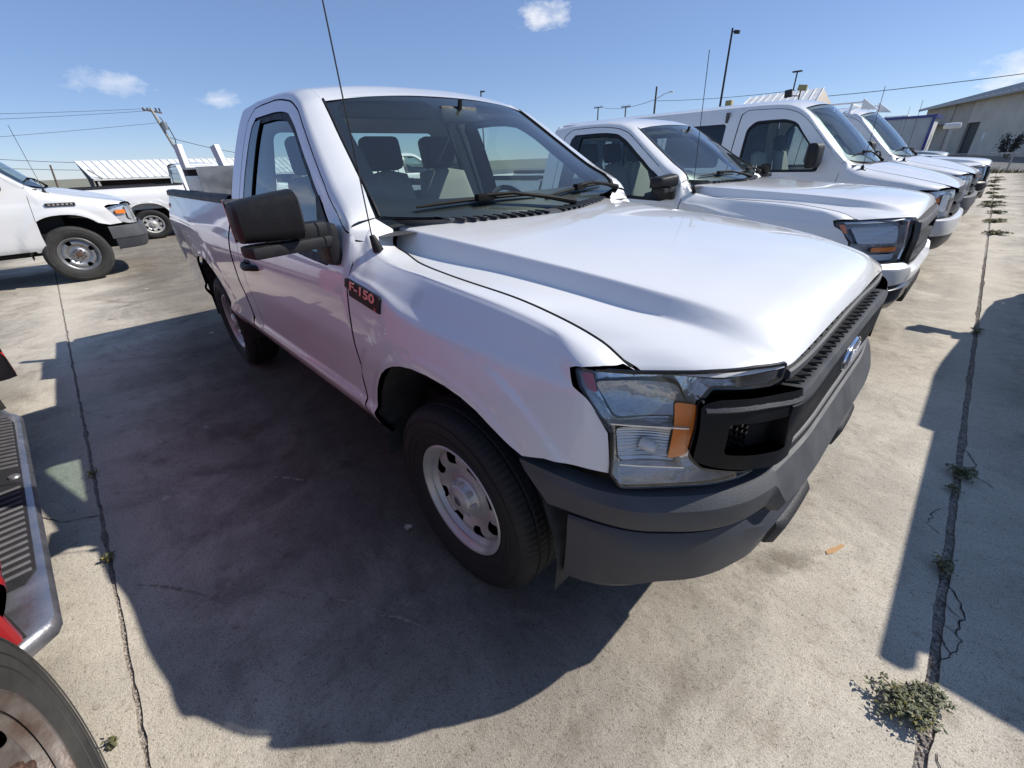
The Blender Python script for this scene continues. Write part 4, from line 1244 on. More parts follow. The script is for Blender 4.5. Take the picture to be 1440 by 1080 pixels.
def make_van(root, bumper='white_bumper', wheelkind='steel', rear=-4.75, rack=False, first=None):
    W = M['white_paint']
    fr = arch_pts(0., R=.475, cz=.47)
    fr = [q for q in fr if not (q[0] > .34 and q[1] < .80)]
    out = [(-.245, .47), (-.475, .47)]
    pts = VS2([(-.300, .475), (-.42, .475)] + [q for q in fr[1:]] + [(.50, .765), (.66, .775)])
    pts += VS2([(.64, .80), (.575, .93), (.525, 1.015)]) + VS2([(.58, 1.045), (.66, 1.043), (.72, 1.04)]) + [(.77, 1.84)]
    pts += [(.80, 1.95)] + [(u, 2.045) for u in (.74, .6, .45, .3, .15, .05, 0, -.06, -.12)] + [(-.17, 2.045), (-.208, 2.04)]
    pts += VS2([(-.208, 1.330), (-.235, 1.2), (-.27, .95), (-.295, .7)])
    panel('fender', VRSIDE, pts, W, root, step=.035)
    zt = lambda x: np.interp(-x, [.22, .40, .60, .78, .90, 1.05, 1.4], [1.372, 1.545, 1.745, 1.915, 1.985, 2.028, 2.048])
    seam = [(x, zt(x) - .07) for x in (-.232, -.40, -.60, -.75, -.86, -.98, -1.1, -1.3, -1.5)]
    door = VS2([(-.305, .50), (-.300, .7), (-.276, .95), (-.241, 1.2), (-.218, 1.315)]) + VS2(seam) + VS2([(-1.56, 1.93), (-1.58, 1.5), (-1.58, 1.0), (-1.56, .50)])
    win = fillet([(-.47, 1.235), (-.50, 1.42), (-.86, 1.80), (-1.00, 1.845), (-1.36, 1.845), (-1.45, 1.76), (-1.46, 1.27), (-1.40, 1.235)], .05, 5)
    winv = VS2(win)
    doors = panel('front_door', VRSIDE, door, W, root, holes=[winv], step=.045)
    for nm, mt, li in (('window_trim', 'black_plastic', -.004), ('door_glass', 'side_glass', -.014)):
        if nm == 'window_trim':
            P = np.array(win); c = P.mean(0); inn = [tuple(c + (p - c) * np.array([.93, .90])) for p in P]
            pr = panel(nm, VRSIDE, winv, M[mt], root, holes=[VS2(inn)], step=.05, lift=li)
        else: pr = panel(nm, VRSIDE, winv, M[mt], root, step=.1, lift=li, flange=0)
        for d, t in zip(doors, pr): t.parent = d
    for s, d in zip((-1, 1), doors):
        MB().box((-1.42, s * .992, 1.10), (.16, .035, .05), None, .012).build('door_handle', M['black_plastic'], d, fix=False)
        MB().box((-.90, s * 1.0, 1.245), (.012, .012, .60)).build('vent_bar', M['black_plastic'], d, fix=False) if False else None
    # body side behind the doors, three windows a side
    body = VS2([(-1.57, .49), (-1.592, 1.0), (-1.592, 1.5), (-1.575, 1.935)]) + VS2([(x, zt(x) - .063) for x in (-1.5, -1.3, -1.1, -.98, -.86, -.75, -.60, -.40, -.232)])
    body += [(-.2117, vside_v(-.2117, 1.335)), (-.2117, 2.046)] + [(x, 2.048) for x in (-.4, -.6, -.78, -.9, -1.05, -1.4, -2, -3, -4)] + [(rear, 2.048)]
    body += VS2([(rear, 1.5), (rear, 1.0), (rear, .52)]) + list(reversed(VS2(arch_pts(-3.5, .49, .49, R=.475, cz=.47))))
    wins = [fillet([(x0, 1.30), (x0, 1.84), (x1, 1.84), (x1, 1.30)], .05, 4) for x0, x1 in ((-1.74, -2.60), (-2.78, -3.60), (-3.72, -4.55))]
    bs = panel('body_side', VRSIDE, body, W, root, holes=[VS2(w) for w in wins], step=.06)
    for w in wins:
        for d, t in zip(bs, panel('side_window', VRSIDE, VS2(w), M['dark_glass'], root, step=.12, flange=0, lift=-.008)): t.parent = d
    seamv = panel('door_seam', VRSIDE, VS2([(-2.66, .52), (-2.66, 1.96), (-2.668, 1.96), (-2.668, .52)]), M['dark_inner'], root, step=.1, flange=0, lift=.001)
    for d, t in zip(bs, seamv): t.parent = d
    # roof
    xs = [-.83, -.90, -1.05, -1.4, -2.6, rear]; yk = np.linspace(-1, 1, 9)
    ed = VSIDE(xs, [2.05] * len(xs)); cz = [2.005, 2.040, 2.082, 2.10, 2.105, 2.095]; cx = [-.74, -.83, -1.0, -1.38, -2.6, rear]
    R = Loft(xs, yk, [[(cx[i] + (xs[i] - cx[i]) * abs(y) ** 2, y * ed[i, 1], cz[i] + (ed[i, 2] - cz[i]) * abs(y) ** 2.6) for y in yk] for i in range(len(xs))])
    panel('roof', R, [(rear, -.998), (-.84, -.998), (-.84, .998), (rear, .998)], W, root, step=.09, vs=.6, both=False, inward=(-2, 0, 1))
    # windshield
    t = np.linspace(-1, 1, 9); ks = np.linspace(0, 1, 7); E_ = VSIDE(-.212 - (.835 - .212) * ks, [2.05] * 7); rows = []
    for i, k in enumerate(ks):
        rows.append([((-.03 - .70 * k) * (1 - abs(q) ** 2.2) + E_[i, 0] * abs(q) ** 2.2 + .02 * math.sin(math.pi * k) * (1 - abs(q)), q * (E_[i, 1] - .003), (1.315 + .685 * k + .02 * math.sin(math.pi * k)) * (1 - abs(q) ** 2.2) + (E_[i, 2] - .004) * abs(q) ** 2.2) for q in t])
    WS = Loft(ks, t, rows)
    ws = panel('windshield', WS, [(0, -.998), (1, -.998), (1, .998), (0, .998)], M['windshield_glass'], root, step=.08, flange=0, both=False, inward=(-2, 0, 1))
    inner = fillet([(.10, -.93), (.955, -.93), (.955, .93), (.10, .93)], .05, 5)
    panel('windshield_frit', WS, [(0, -.999), (1, -.999), (1, .999), (0, .999)], M['frit'], ws, holes=[inner], step=.07, flange=0, both=False, lift=-.004, inward=(-2, 0, 1))
    nrm = np.array([.7, 0, .71])
    on = lambda u, v: WS([u], [v])[0] + nrm * .006
    wiper(ws, on(.08, -.84), on(.16, -.05), on(-.02, .1), nrm); wiper(ws, on(.09, .02), on(.10, .82), on(-.02, .85), nrm)
    # hood
    xs = [-.20, -.15, 0, .2, .45, .62, .74, .82, .86]
    ctr = [1.335, 1.325, 1.300, 1.262, 1.205, 1.160, 1.118, 1.078, 1.045]
    e = VSIDE(xs, [2.05] * len(xs)); yk = np.linspace(-1, 1, 11)
    def hz(i, a): return e[i, 2] + (ctr[i] - e[i, 2]) * (1 - a ** 2.2) + .012 * smoothstep(.62, .50, a) * smoothstep(.9, .2, xs[i])
    H = Loft(xs, yk, [[(x + .02 * (1 - y * y), y * e[i, 1], hz(i, abs(y))) for y in yk] for i, x in enumerate(xs)])
    panel('hood', H, [(.05, 0), (.02, -.35), (-.06, -.7), (-.165, -.995), (.855, -.97), (.86, 0), (.855, .97), (-.165, .995), (-.06, .7), (.02, .35)], W, root, step=.045, both=False, vs=.76)
    panel('cowl', H, [(.06, 0), (.03, -.35), (-.05, -.7), (-.15, -.94), (-.20, -.97), (-.15, -.6), (-.10, 0), (-.15, .6), (-.20, .97), (-.15, .94), (-.05, .7), (.03, .35)], M['black_plastic'], root, step=.08, both=False, vs=.76, lift=-.004, flange=0)
    # front: grille, lamps, bumper
    fp = panel('grille_surround', VRFRONT, [(0, .735), (0, 1.055), (.60, 1.045), (.62, .735)], M['grille_black'], root, step=.06, lift=.0, flange=.03)
    for nm, z0, z1, u1 in (('grille_bar', .995, 1.035, .56), ('grille_bar', .755, .785, .56), ('grille_bar', .875, .905, .56)):
        g = []
        for q in np.linspace(-u1, u1, 31):
            a = abs(q); d = lambda z, o: VFRONT([a], [z])[0] * np.array([1, 1 if q >= 0 else -1, 1]) + np.array([o, 0, 0])
            g.append([d(z1, -.01), d(z1, .024), d(z0, .024), d(z0, -.01)])
        MB().grid(g).build(nm, M['grille_bar'], root, sharp=40)
    lens = [(.63, .745), (.63, 1.04), (.80, 1.035), (.91, 1.02), (.966, .995), (.952, .90), (.925, .79), (.87, .755)]
    lens = fillet(lens, .02, 3)
    for s, L in zip((-1, 1), panel('headlamp_lens', VRFRONT, lens, M['lens'], root, step=.04, lift=.010, flange=.02)):
        S = VRFRONT if s < 0 else VFRONT
        panel('headlamp_bowl', S, lens, M['chrome_lamp'], L, step=.03, lift=-.045, flange=-.05, both=False)
        panel('turn_signal', S, fillet([(.835, .90), (.925, .905), (.925, .955), (.835, .955)], .01, 2), M['amber'], L, step=.03, lift=-.005, flange=.02, both=False)
        panel('reflector', S, fillet([(.68, .80), (.68, 1.0), (.80, .99), (.82, .82)], .03, 3), M['reflector_ribbed'], L, step=.03, lift=-.02, flange=.02, both=False)
    def band(nm, m, sec, umax):
        g = []
        for q in np.linspace(-1, 1, 60) * umax:
            a = abs(q); row = []
            for z, d in sec:
                p = offset(VFRONT, d * (1 - .6 * smoothstep(.9, .985, a)))([a], [z])[0]; row.append((p[0], math.copysign(p[1], q), p[2]))
            g.append(row)
        return MB().grid(g).build(nm, m, root, sharp=32)
    band('bumper', M[bumper], [(.735, -.04), (.735, .05), (.725, .07), (.60, .085), (.56, .075), (.555, -.02)], .984)
    band('bumper_valance', M['bumper_black'], [(.553, -.02), (.553, .065), (.45, .05), (.40, .02), (.40, -.04)], .975)
    # rear wall, floor, cabin
    MB().box((rear + .02, 0, 1.25), (.05, 1.8, 1.5)).build('rear_door', W, root, fix=False)
    ub = MB().box((-2.4, 0, .50), (4.6, 1.6, .16)).box((.10, 0, .70), (1.2, 1.1, .60)).box((-.15, 0, .95), (.3, 1.7, .6))
    for s in (-1, 1): ub.box((-2.2, s * .86, .47), (3.4, .12, .10)) if False else None
    ub.build('underbody', M['dark_inner'], root, fix=False)
    MB().box((-2.4, 0, .62), (4.5, 1.75, .05)).build('cab_floor', M['dash_grey'], root, fix=False)
    d = MB(); d.grid([[(-.10, y, 1.30), (-.35, y, 1.32), (-.50, y, 1.24), (-.52, y, .8)] for y in np.linspace(-.88, .88, 5)]); d.build('dashboard', M['dash_grey'], root)
    MB().box((-2.9, 0, 1.995), (3.5, 1.2, .02)).build('headliner', M['headliner'], root, fix=False)
    MB().box((-1.75, 0, 1.35), (.04, 1.66, 1.25)).build('cargo_partition', M['dash_grey'], root, fix=False)
    for cx in (0., -3.5):
        for s in (-1, 1):
            L = MB(); L.grid([[(cx + .51 * math.cos(q), s * y, .46 + .53 * math.sin(q)) for y in (.60, .80, .98)] for q in np.linspace(3.3, -.15, 15)]); L.build('wheel_liner', M['liner'], root)
    for y in (-.48, .48): seat(root, -1.25, y)
    ring = [(-.78 - .10 * math.sin(q), .48 + .19 * math.cos(q), 1.30 + .16 * math.sin(q)) for q in np.linspace(0, 6.283, 25)[:-1]]
    MB().tube(ring, .016, 8, closed=True).build('steering_wheel', M['black_plastic'], root)
    for s in (-1, 1):
        m = MB(); rows = []
        for t_, yo in ((0, 1.07), (.05, 1.08), (.5, 1.16), (.93, 1.235), (1, 1.245)):
            k = 1 - (.16 if t_ in (0, 1) else 0)
            rows.append([(-.50 - .03 * t_ + (.075 if math.cos(q) > 0 else .04) * k * math.copysign(abs(math.cos(q)) ** .7, math.cos(q)), s * yo, 1.42 + .135 * k * math.copysign(abs(math.sin(q)) ** .45, math.sin(q))) for q in np.linspace(0, 6.283, 25)[:-1]])
        m.grid(rows, close_v=True); m.F += [tuple(range(23, -1, -1)), tuple(4 * 24 + i for i in range(24))]
        mo = m.build('side_mirror', M['black_plastic'], root, sharp=45)
        MB().box((-.50, s * 1.02, 1.33), (.07, .16, .09), None, .02).build('mirror_arm', M['black_plastic'], mo, fix=False)
    an = MB().tube([(-.04, -.84, 1.25), (-.04, -.845, 1.30)], [.022, .012], 8).build('antenna_base', M['black_plastic'], root)
    MB().tube([(-.04, -.845, 1.30), (-.06, -.87, 2.08)], .003, 5).build('antenna_rod', M['black_plastic'], an)
    if first is not None:
        for i, (x, s) in enumerate(((0, -1), (-3.5, -1), (0, 1), (-3.5, 1))): wheel_copy(first, root, (x, s * .87, .386), s)
    else:
        w = wheel(root, (0, -.87, .386), -1, wheelkind)
        for x, s in ((-3.5, -1), (0, 1), (-3.5, 1)): wheel_copy(w, root, (x, s * .87, .386), s)
        return w
# ---------------------------------------------------------------- materials of the place
def concrete(name, base, dark, stain=(.06, .055, .05)):
    m = bpy.data.materials.new(name); m.use_nodes = True
    nt = m.node_tree; N = nt.nodes; L = nt.links; b = N['Principled BSDF']
    g = N.new('ShaderNodeNewGeometry')
    def noise(sc, det=6, rough=.6, stretch=None, dist=0.):
        n = N.new('ShaderNodeTexNoise'); n.inputs['Scale'].default_value = sc; n.inputs['Detail'].default_value = det; n.inputs['Roughness'].default_value = rough; n.inputs['Distortion'].default_value = dist
        if stretch:
            mp = N.new('ShaderNodeMapping'); mp.inputs['Scale'].default_value = stretch[:3]; mp.inputs['Rotation'].default_value = (0, 0, stretch[3])
            L.new(g.outputs['Position'], mp.inputs['Vector']); L.new(mp.outputs['Vector'], n.inputs['Vector'])
        else: L.new(g.outputs['Position'], n.inputs['Vector'])
        return n.outputs['Fac']
    def ramp(f, a, b_, c0=(0, 0, 0), c1=(1, 1, 1)):
        r = N.new('ShaderNodeValToRGB'); r.color_ramp.elements[0].position = a; r.color_ramp.elements[1].position = b_
        r.color_ramp.elements[0].color = (*c0, 1); r.color_ramp.elements[1].color = (*c1, 1); L.new(f, r.inputs['Fac']); return r.outputs['Color']
    def mix(f, a, b_, mode='MIX'):
        x = N.new('ShaderNodeMix'); x.data_type = 'RGBA'; x.blend_type = mode
        if isinstance(f, float): x.inputs[0].default_value = f
        else: L.new(f, x.inputs[0])
        for s, v in ((6, a), (7, b_)):
            if isinstance(v, tuple): x.inputs[s].default_value = (*v, 1)
            else: L.new(v, x.inputs[s])
        return x.outputs[2]
    c = mix(ramp(noise(1.4, 12, .74, dist=.7), .44, .58), dark, base)
    c = mix(ramp(noise(3.0, 10, .72, (1, .55, 1, .25)), .52, .68), c, mix(1., c, (.74, .72, .70), 'MULTIPLY'))
    # brushed streaks, one way
    c = mix(ramp(noise(11, 9, .75, (.5, 1.2, 1, .35)), .52, .70), c, mix(1., c, (.76, .74, .72), 'MULTIPLY'))
    # clean margin along the joints
    sx = N.new('ShaderNodeSeparateXYZ'); L.new(g.outputs['Position'], sx.inputs[0])
    def M_(op, a, b_=None):
        n = N.new('ShaderNodeMath'); n.operation = op
        for i, v in enumerate((a, b_)):
            if v is None: continue
            if isinstance(v, (int, float)): n.inputs[i].default_value = v
            else: L.new(v, n.inputs[i])
        return n.outputs[0]
    xj = M_('ABSOLUTE', M_('ADD', M_('ADD', sx.outputs['X'], M_('MULTIPLY', sx.outputs['Y'], .0085)), -1.40))
    yj = M_('ABSOLUTE', M_('ADD', M_('ADD', sx.outputs['Y'], M_('MULTIPLY', sx.outputs['X'], -.018)), 2.03))
    dj = M_('ADD', M_('MINIMUM', xj, yj), M_('MULTIPLY', noise(5, 5, .6), .20))
    near = N.new('ShaderNodeMapRange'); near.inputs['From Min'].default_value = .16; near.inputs['From Max'].default_value = .34; near.inputs['To Min'].default_value = .55; near.inputs['To Max'].default_value = 0
    L.new(dj, near.inputs['Value'])
    c = mix(near.outputs['Result'], c, tuple(x * 1.05 for x in base))
    # grime over the middle of the slabs, colour deepened so shadow on it looks darker
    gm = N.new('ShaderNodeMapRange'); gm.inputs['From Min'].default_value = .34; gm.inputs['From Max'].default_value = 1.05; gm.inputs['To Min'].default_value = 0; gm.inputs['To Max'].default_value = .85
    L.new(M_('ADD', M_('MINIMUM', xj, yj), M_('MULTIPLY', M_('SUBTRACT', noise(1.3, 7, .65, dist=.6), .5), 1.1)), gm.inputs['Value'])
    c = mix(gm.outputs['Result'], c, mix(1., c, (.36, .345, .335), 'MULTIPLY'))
    # oil and dirt in the bays, painted darker to deepen the truck's shadow
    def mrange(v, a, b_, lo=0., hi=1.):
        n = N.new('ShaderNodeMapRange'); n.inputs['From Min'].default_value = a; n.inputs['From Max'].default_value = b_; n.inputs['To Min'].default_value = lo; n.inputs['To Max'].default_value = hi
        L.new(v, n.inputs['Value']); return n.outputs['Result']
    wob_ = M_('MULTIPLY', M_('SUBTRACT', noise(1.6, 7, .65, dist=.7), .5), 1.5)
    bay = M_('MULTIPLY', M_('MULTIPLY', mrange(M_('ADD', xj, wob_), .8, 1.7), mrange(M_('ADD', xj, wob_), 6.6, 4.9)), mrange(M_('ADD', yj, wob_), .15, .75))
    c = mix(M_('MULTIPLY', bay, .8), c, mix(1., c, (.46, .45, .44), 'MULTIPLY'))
    # black blotches, pale spots, grit
    c = mix(ramp(noise(1.7, 6, .6, dist=.8), .62, .74), c, mix(1., c, (.55, .53, .50), 'MULTIPLY'))
    v = N.new('ShaderNodeTexVoronoi'); v.inputs['Scale'].default_value = 2.4; L.new(g.outputs['Position'], v.inputs['Vector'])
    vv = M_('ADD', v.outputs['Distance'], M_('MULTIPLY', noise(40, 3), .06))
    c = mix(ramp(vv, .078, .086, (1, 1, 1), (0, 0, 0)), c, tuple(x * .95 for x in base))
    gr = noise(230, 3, .7)
    c = mix(ramp(gr, .42, .54), mix(1., c, (.68, .66, .64), 'MULTIPLY'), c)
    c = mix(ramp(noise(75, 4, .75), .56, .64), c, mix(1., c, (.66, .64, .61), 'MULTIPLY'))
    c = mix(ramp(noise(23, 5, .75, dist=.3), .58, .68), c, mix(1., c, (.72, .70, .67), 'MULTIPLY'))
    sp = N.new('ShaderNodeTexVoronoi'); sp.inputs['Scale'].default_value = 60; L.new(g.outputs['Position'], sp.inputs['Vector'])
    c = mix(ramp(sp.outputs['Distance'], .10, .17, (1, 1, 1), (0, 0, 0)), c, mix(1., c, (.5, .48, .46), 'MULTIPLY'))
    L.new(c, b.inputs['Base Color']); b.inputs['Roughness'].default_value = .9; b.inputs['Specular IOR Level'].default_value = .25
    h = M_('ADD', M_('MULTIPLY', noise(14, 6, .7, (.5, 1.4, 1, .35)), .35), M_('ADD', M_('MULTIPLY', gr, .35), M_('MULTIPLY', noise(45, 5, .65), .5)))
    bp = N.new('ShaderNodeBump'); bp.inputs['Strength'].default_value = .55; bp.inputs['Distance'].default_value = .012; L.new(h, bp.inputs['Height']); L.new(bp.outputs['Normal'], b.inputs['Normal'])
    return m
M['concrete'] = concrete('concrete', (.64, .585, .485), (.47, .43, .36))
M['far_ground'] = noisy(mat('far_ground', (.26, .24, .19), .95), .3, .4, 0, tint=(.16, .16, .10), coords='Object')
M['asphalt'] = noisy(mat('asphalt', (.16, .155, .15), .95), .8, .35, 0)
M['joint'] = noisy(mat('joint', (.40, .35, .30), .95), 60, .5, 0, 1., 120, tint=(.16, .14, .12))
M['crumb'] = noisy(mat('crumb', (.48, .42, .36), .95), 60, .5, 0, tint=(.22, .19, .165))
M['crack'] = mat('crack', (.028, .025, .022), .95)
M['leaf'] = noisy(mat('leaf', (.20, .205, .115), .6), 40, .6, .1, tint=(.11, .12, .06))
M['leaf_yellow'] = noisy(mat('leaf_yellow', (.25, .22, .05), .6), 30, .3, .1)
M['stem'] = mat('stem', (.12, .08, .05), .8)
M['dry_grass'] = noisy(mat('dry_grass', (.20, .18, .07), .85), 5, .5, 0, tint=(.08, .10, .03))
M['bush_leaf'] = noisy(mat('bush_leaf', (.085, .085, .06), .8), 3, .5, 0)
M['metal_roof'] = noisy(mat('metal_roof', (.80, .80, .78), .5), 1.5, .2, .1)
M['roof_grey'] = noisy(mat('roof_grey', (.42, .43, .44), .55, metal=.2), .8, .2, .1)
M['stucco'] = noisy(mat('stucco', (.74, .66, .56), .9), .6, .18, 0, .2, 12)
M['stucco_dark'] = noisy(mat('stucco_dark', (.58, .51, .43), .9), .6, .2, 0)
M['door_dark'] = mat('door_dark', (.03, .03, .03), .6)
M['shed_inside'] = mat('shed_inside', (.05, .045, .04), .9)
M['blue_trim'] = mat('blue_trim', (.012, .02, .22), .35, coat=.4)
M['galvanised'] = noisy(mat('galvanised', (.40, .41, .42), .4, metal=.8), 12, .25, .1)
M['wood_pole'] = noisy(mat('wood_pole', (.16, .12, .09), .9), 6, .4, 0)
M['pale_pole'] = noisy(mat('pale_pole', (.42, .40, .37), .8), 6, .3, 0)
M['dark_pole'] = mat('dark_pole', (.035, .03, .028), .6)
M['wire'] = mat('wire', (.05, .05, .05), .6)
M['white_board'] = noisy(mat('white_board', (.74, .74, .72), .6), 9, .12, .05)
M['aluminium'] = noisy(mat('aluminium', (.50, .51, .52), .38, metal=.85), 9, .2, .1)
M['white_bumper'] = noisy(mat('white_bumper', (.74, .74, .73), .35, coat=.6), 6, .12, .05)
M['grey_bumper'] = noisy(mat('grey_bumper', (.085, .088, .095), .6), 8, .3, .06)
M['white_plastic'] = mat('white_plastic', (.75, .75, .74), .4)
M['yellow'] = mat('yellow', (.45, .36, .16), .5)
M['dark_glass'] = glass_mat('dark_glass', (.10, .11, .11))
M['trailer_white'] = noisy(mat('trailer_white', (.55, .55, .53), .5), 2, .15, .05)
M['silver_paint'] = noisy(mat('silver_paint', (.36, .38, .36), .4, metal=.3, coat=.8), 4, .08, .04)

# ---------------------------------------------------------------- ground
gnd = MB().add([(-900, -900, -.06), (900, -900, -.06), (900, 900, -.06), (-900, 900, -.06)], [(0, 1, 2, 3)]).build('ground', M['far_ground'], fix=False)
meta(gnd, kind='structure')
rng = random.Random(3)
xl = lambda y, k: 1.40 - .0085 * y + k * 11.9
yl = lambda x, k: -2.03 + .018 * x + (11.93 * k)
pave = MB().add([(xl(-26, -4) - 1, -26, -.009), (xl(-26, 2) + 1, -26, -.009), (xl(33, 2) + 1, 33.5, -.009), (xl(33, -4) - 1, 33.5, -.009)], [(0, 1, 2, 3)]).build('concrete_lot', M['joint'], fix=False)
meta(pave, kind='structure')
def cross(i, j):
    y = yl(0, j)
    for _ in range(4): x = xl(y, i); y = yl(x, j)
    return np.array([x, y])
def wob(p, k):
    s = p[0] * 7.3 + p[1] * 5.1 + k * 17
    v = .006 * math.sin(s * 2.1) + .005 * math.sin(s * 5.3 + 1) + .004 * math.sin(s * 13.1 + k) + .004 * math.sin(s * 29 + 2 * k)
    c = math.sin(s * 1.3 + k * 3) * math.sin(s * .71)
    return v + (.028 * max(0, c - .72) / .28 if c > .72 else 0)
for i in range(-4, 2):
    for j in range(-2, 3):
        C = [cross(i, j), cross(i + 1, j), cross(i + 1, j + 1), cross(i, j + 1)]
        ctr = sum(C) / 4; pts = []
        for e in range(4):
            a, b = C[e], C[(e + 1) % 4]; L_ = np.linalg.norm(b - a)
            t = (b - a) / L_; n = np.array([-t[1], t[0]])
            near = min(np.linalg.norm((a + (b - a) * q) - np.array([.3, 0])) for q in np.linspace(0, 1, 12))
            k = int(L_ / (.045 if near < 6 else .6)) + 1
            half = .015 if (e in (1, 3)) else .008
            for q in range(k):
                p = a + t * L_ * q / k
                pts.append(p + n * (half + max(-.005, .30 * wob(p, e + i * 2 + j))))
        n = len(pts)
        V = [(p[0], p[1], 0) for p in pts] + [(p[0], p[1], -.03) for p in pts]
        me = bpy.data.meshes.new('slab'); me.from_pydata(V, [], [tuple(range(n))] + [(q, q + n, (q + 1) % n + n, (q + 1) % n) for q in range(n)])
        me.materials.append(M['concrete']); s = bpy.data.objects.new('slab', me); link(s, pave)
# crumbled filler in the nearest joints
cr = MB()
def crumb(x, y, r):
    o = [Vector((rng.uniform(.6, 1), 0, 0)), Vector((0, rng.uniform(.6, 1), 0)), Vector((-rng.uniform(.6, 1), 0, 0)), Vector((0, -rng.uniform(.6, 1), 0)), Vector((0, 0, rng.uniform(.5, .9))), Vector((0, 0, -.6))]
    q = Matrix.Rotation(rng.uniform(0, 6.28), 3, 'Z') @ Matrix.Rotation(rng.uniform(0, 1), 3, 'X')
    cr.add([(q @ v) * r + Vector((x, y, -.008)) for v in o], [(0, 1, 4), (1, 2, 4), (2, 3, 4), (3, 0, 4), (1, 0, 5), (2, 1, 5), (3, 2, 5), (0, 3, 5)])
for k in range(2600):
    y = -1.2 + 9 * rng.random() ** 1.6; crumb(xl(y, 0) + rng.gauss(0, .010), y, rng.uniform(.003, .011))
for k in range(1500):
    x = .6 - 6 * rng.random() ** 1.5; crumb(x, yl(x, 0) + rng.gauss(0, .007), rng.uniform(.003, .008))
meta(cr.build('joint_rubble', M['crumb'], pave, fix=False, sharp=10), kind='stuff')
def crack(pts, w=.006):
    P = []
    for a, b in zip(pts[:-1], pts[1:]):
        a, b = np.array(a), np.array(b); k = max(2, int(np.linalg.norm(b - a) / .02))
        for q in range(k): P.append(a + (b - a) * q / k + np.array([rng.gauss(0, .005), rng.gauss(0, .005)]))
    P.append(np.array(pts[-1])); V = []; F = []
    for i, p in enumerate(P):
        t = P[min(i + 1, len(P) - 1)] - P[max(i - 1, 0)]; t = t / (np.linalg.norm(t) + 1e-9); n = np.array([-t[1], t[0]])
        h = w * rng.uniform(.35, 1.1) * .5 * (1 - .7 * abs(i / len(P) - .3))
        V += [(*(p + n * h), .003), (*(p - n * h), .003)]
        if i: F.append((2 * i - 2, 2 * i - 1, 2 * i + 1, 2 * i))
    me = bpy.data.meshes.new('crack'); me.from_pydata(V, [], F); me.materials.append(M['crack'])
    link(bpy.data.objects.new('crack', me), pave)
crack([(1.385, .38), (1.42, .27), (1.455, .20), (1.45, .10), (1.455, .02), (1.43, -.06), (1.40, -.13)], .006)
crack([(1.385, .20), (1.45, .15)], .004); crack([(1.385, .09), (1.45, .06)], .004); crack([(1.39, 0.02), (1.44, -.04)], .005)
crack([(1.40, 1.48), (1.44, 1.36), (1.46, 1.20), (1.52, 1.14)], .005)
crack([(1.355, .80), (1.325, .74), (1.32, .64), (1.36, .60)], .005)
crack([(1.43, -.42), (1.465, -.55), (1.47, -.75)], .005)
crack([(-1.6, -2.06), (-1.68, -2.2), (-1.9, -2.32)], .006)
crack([(.0, -2.03), (-.06, -2.12), (-.02, -2.3)], .004)
# old paint marks and a dropped twig or two
mk = mat('orange_mark', (.50, .30, .14), .9)
MB().add([(1.035, .16, .003), (1.045, .145, .003), (1.062, .17, .003), (1.078, .215, .003), (1.088, .25, .003), (1.072, .245, .003), (1.06, .215, .003), (1.046, .19, .003)], [(0, 1, 2, 3, 4, 5, 6, 7)]).build('paint_mark', mk, pave, fix=False)

sc_m = noisy(mat('scuff', (.40, .35, .25), .95), 60, .5, 0, tint=(.22, .20, .17)); tm_m = noisy(mat('tyre_mark', (.11, .10, .09), .95), 40, .5, 0, tint=(.2, .18, .15))
def streak(name, a, b, w, m, bend=.02):
    a, b = np.array(a), np.array(b); d = b - a; L_ = np.linalg.norm(d); n = np.array([-d[1], d[0]]) / L_; V = []; F = []
    k = max(4, int(L_ / .012))
    for i in range(k + 1):
        t = i / k; c = a + d * t + n * bend * math.sin(math.pi * t)
        for f in (-1, 1): V.append((*(c + n * f * w * .5 * (math.sin(math.pi * min(1, max(.02, t))) ** .5) * rng.uniform(.1, 1.1)), .0025))
        if i and rng.random() < .72: F.append((2 * i - 2, 2 * i - 1, 2 * i + 1, 2 * i))
    me = bpy.data.meshes.new(name); me.from_pydata(V, [], F); me.materials.append(m); link(bpy.data.objects.new(name, me), pave)
for a, b, w, m, q in (((-.28, -1.42), (-.05, -1.30), .014, sc_m, .01), ((-.12, -1.36), (.12, -1.22), .012, sc_m, .02), ((-.55, -1.62), (-.36, -1.50), .010, sc_m, .01), ((-.95, -1.98), (-.55, -1.72), .016, sc_m, .02), ((-1.35, -1.42), (-1.05, -1.20), .018, sc_m, .015),
        ((.10, -1.52), (.22, -1.46), .008, sc_m, 0), ((-.48, -1.78), (-.40, -1.70), .006, sc_m, 0), ((-2.6, -1.75), (-2.3, -1.70), .02, sc_m, .02), ((-.15, -1.70), (-.05, -1.64), .006, sc_m, 0), ((1.7, .2), (1.9, .45), .012, sc_m, .02), ((1.75, -.1), (1.85, .05), .01, sc_m, 0)):
    streak('scuff', a, b, w, m, q)

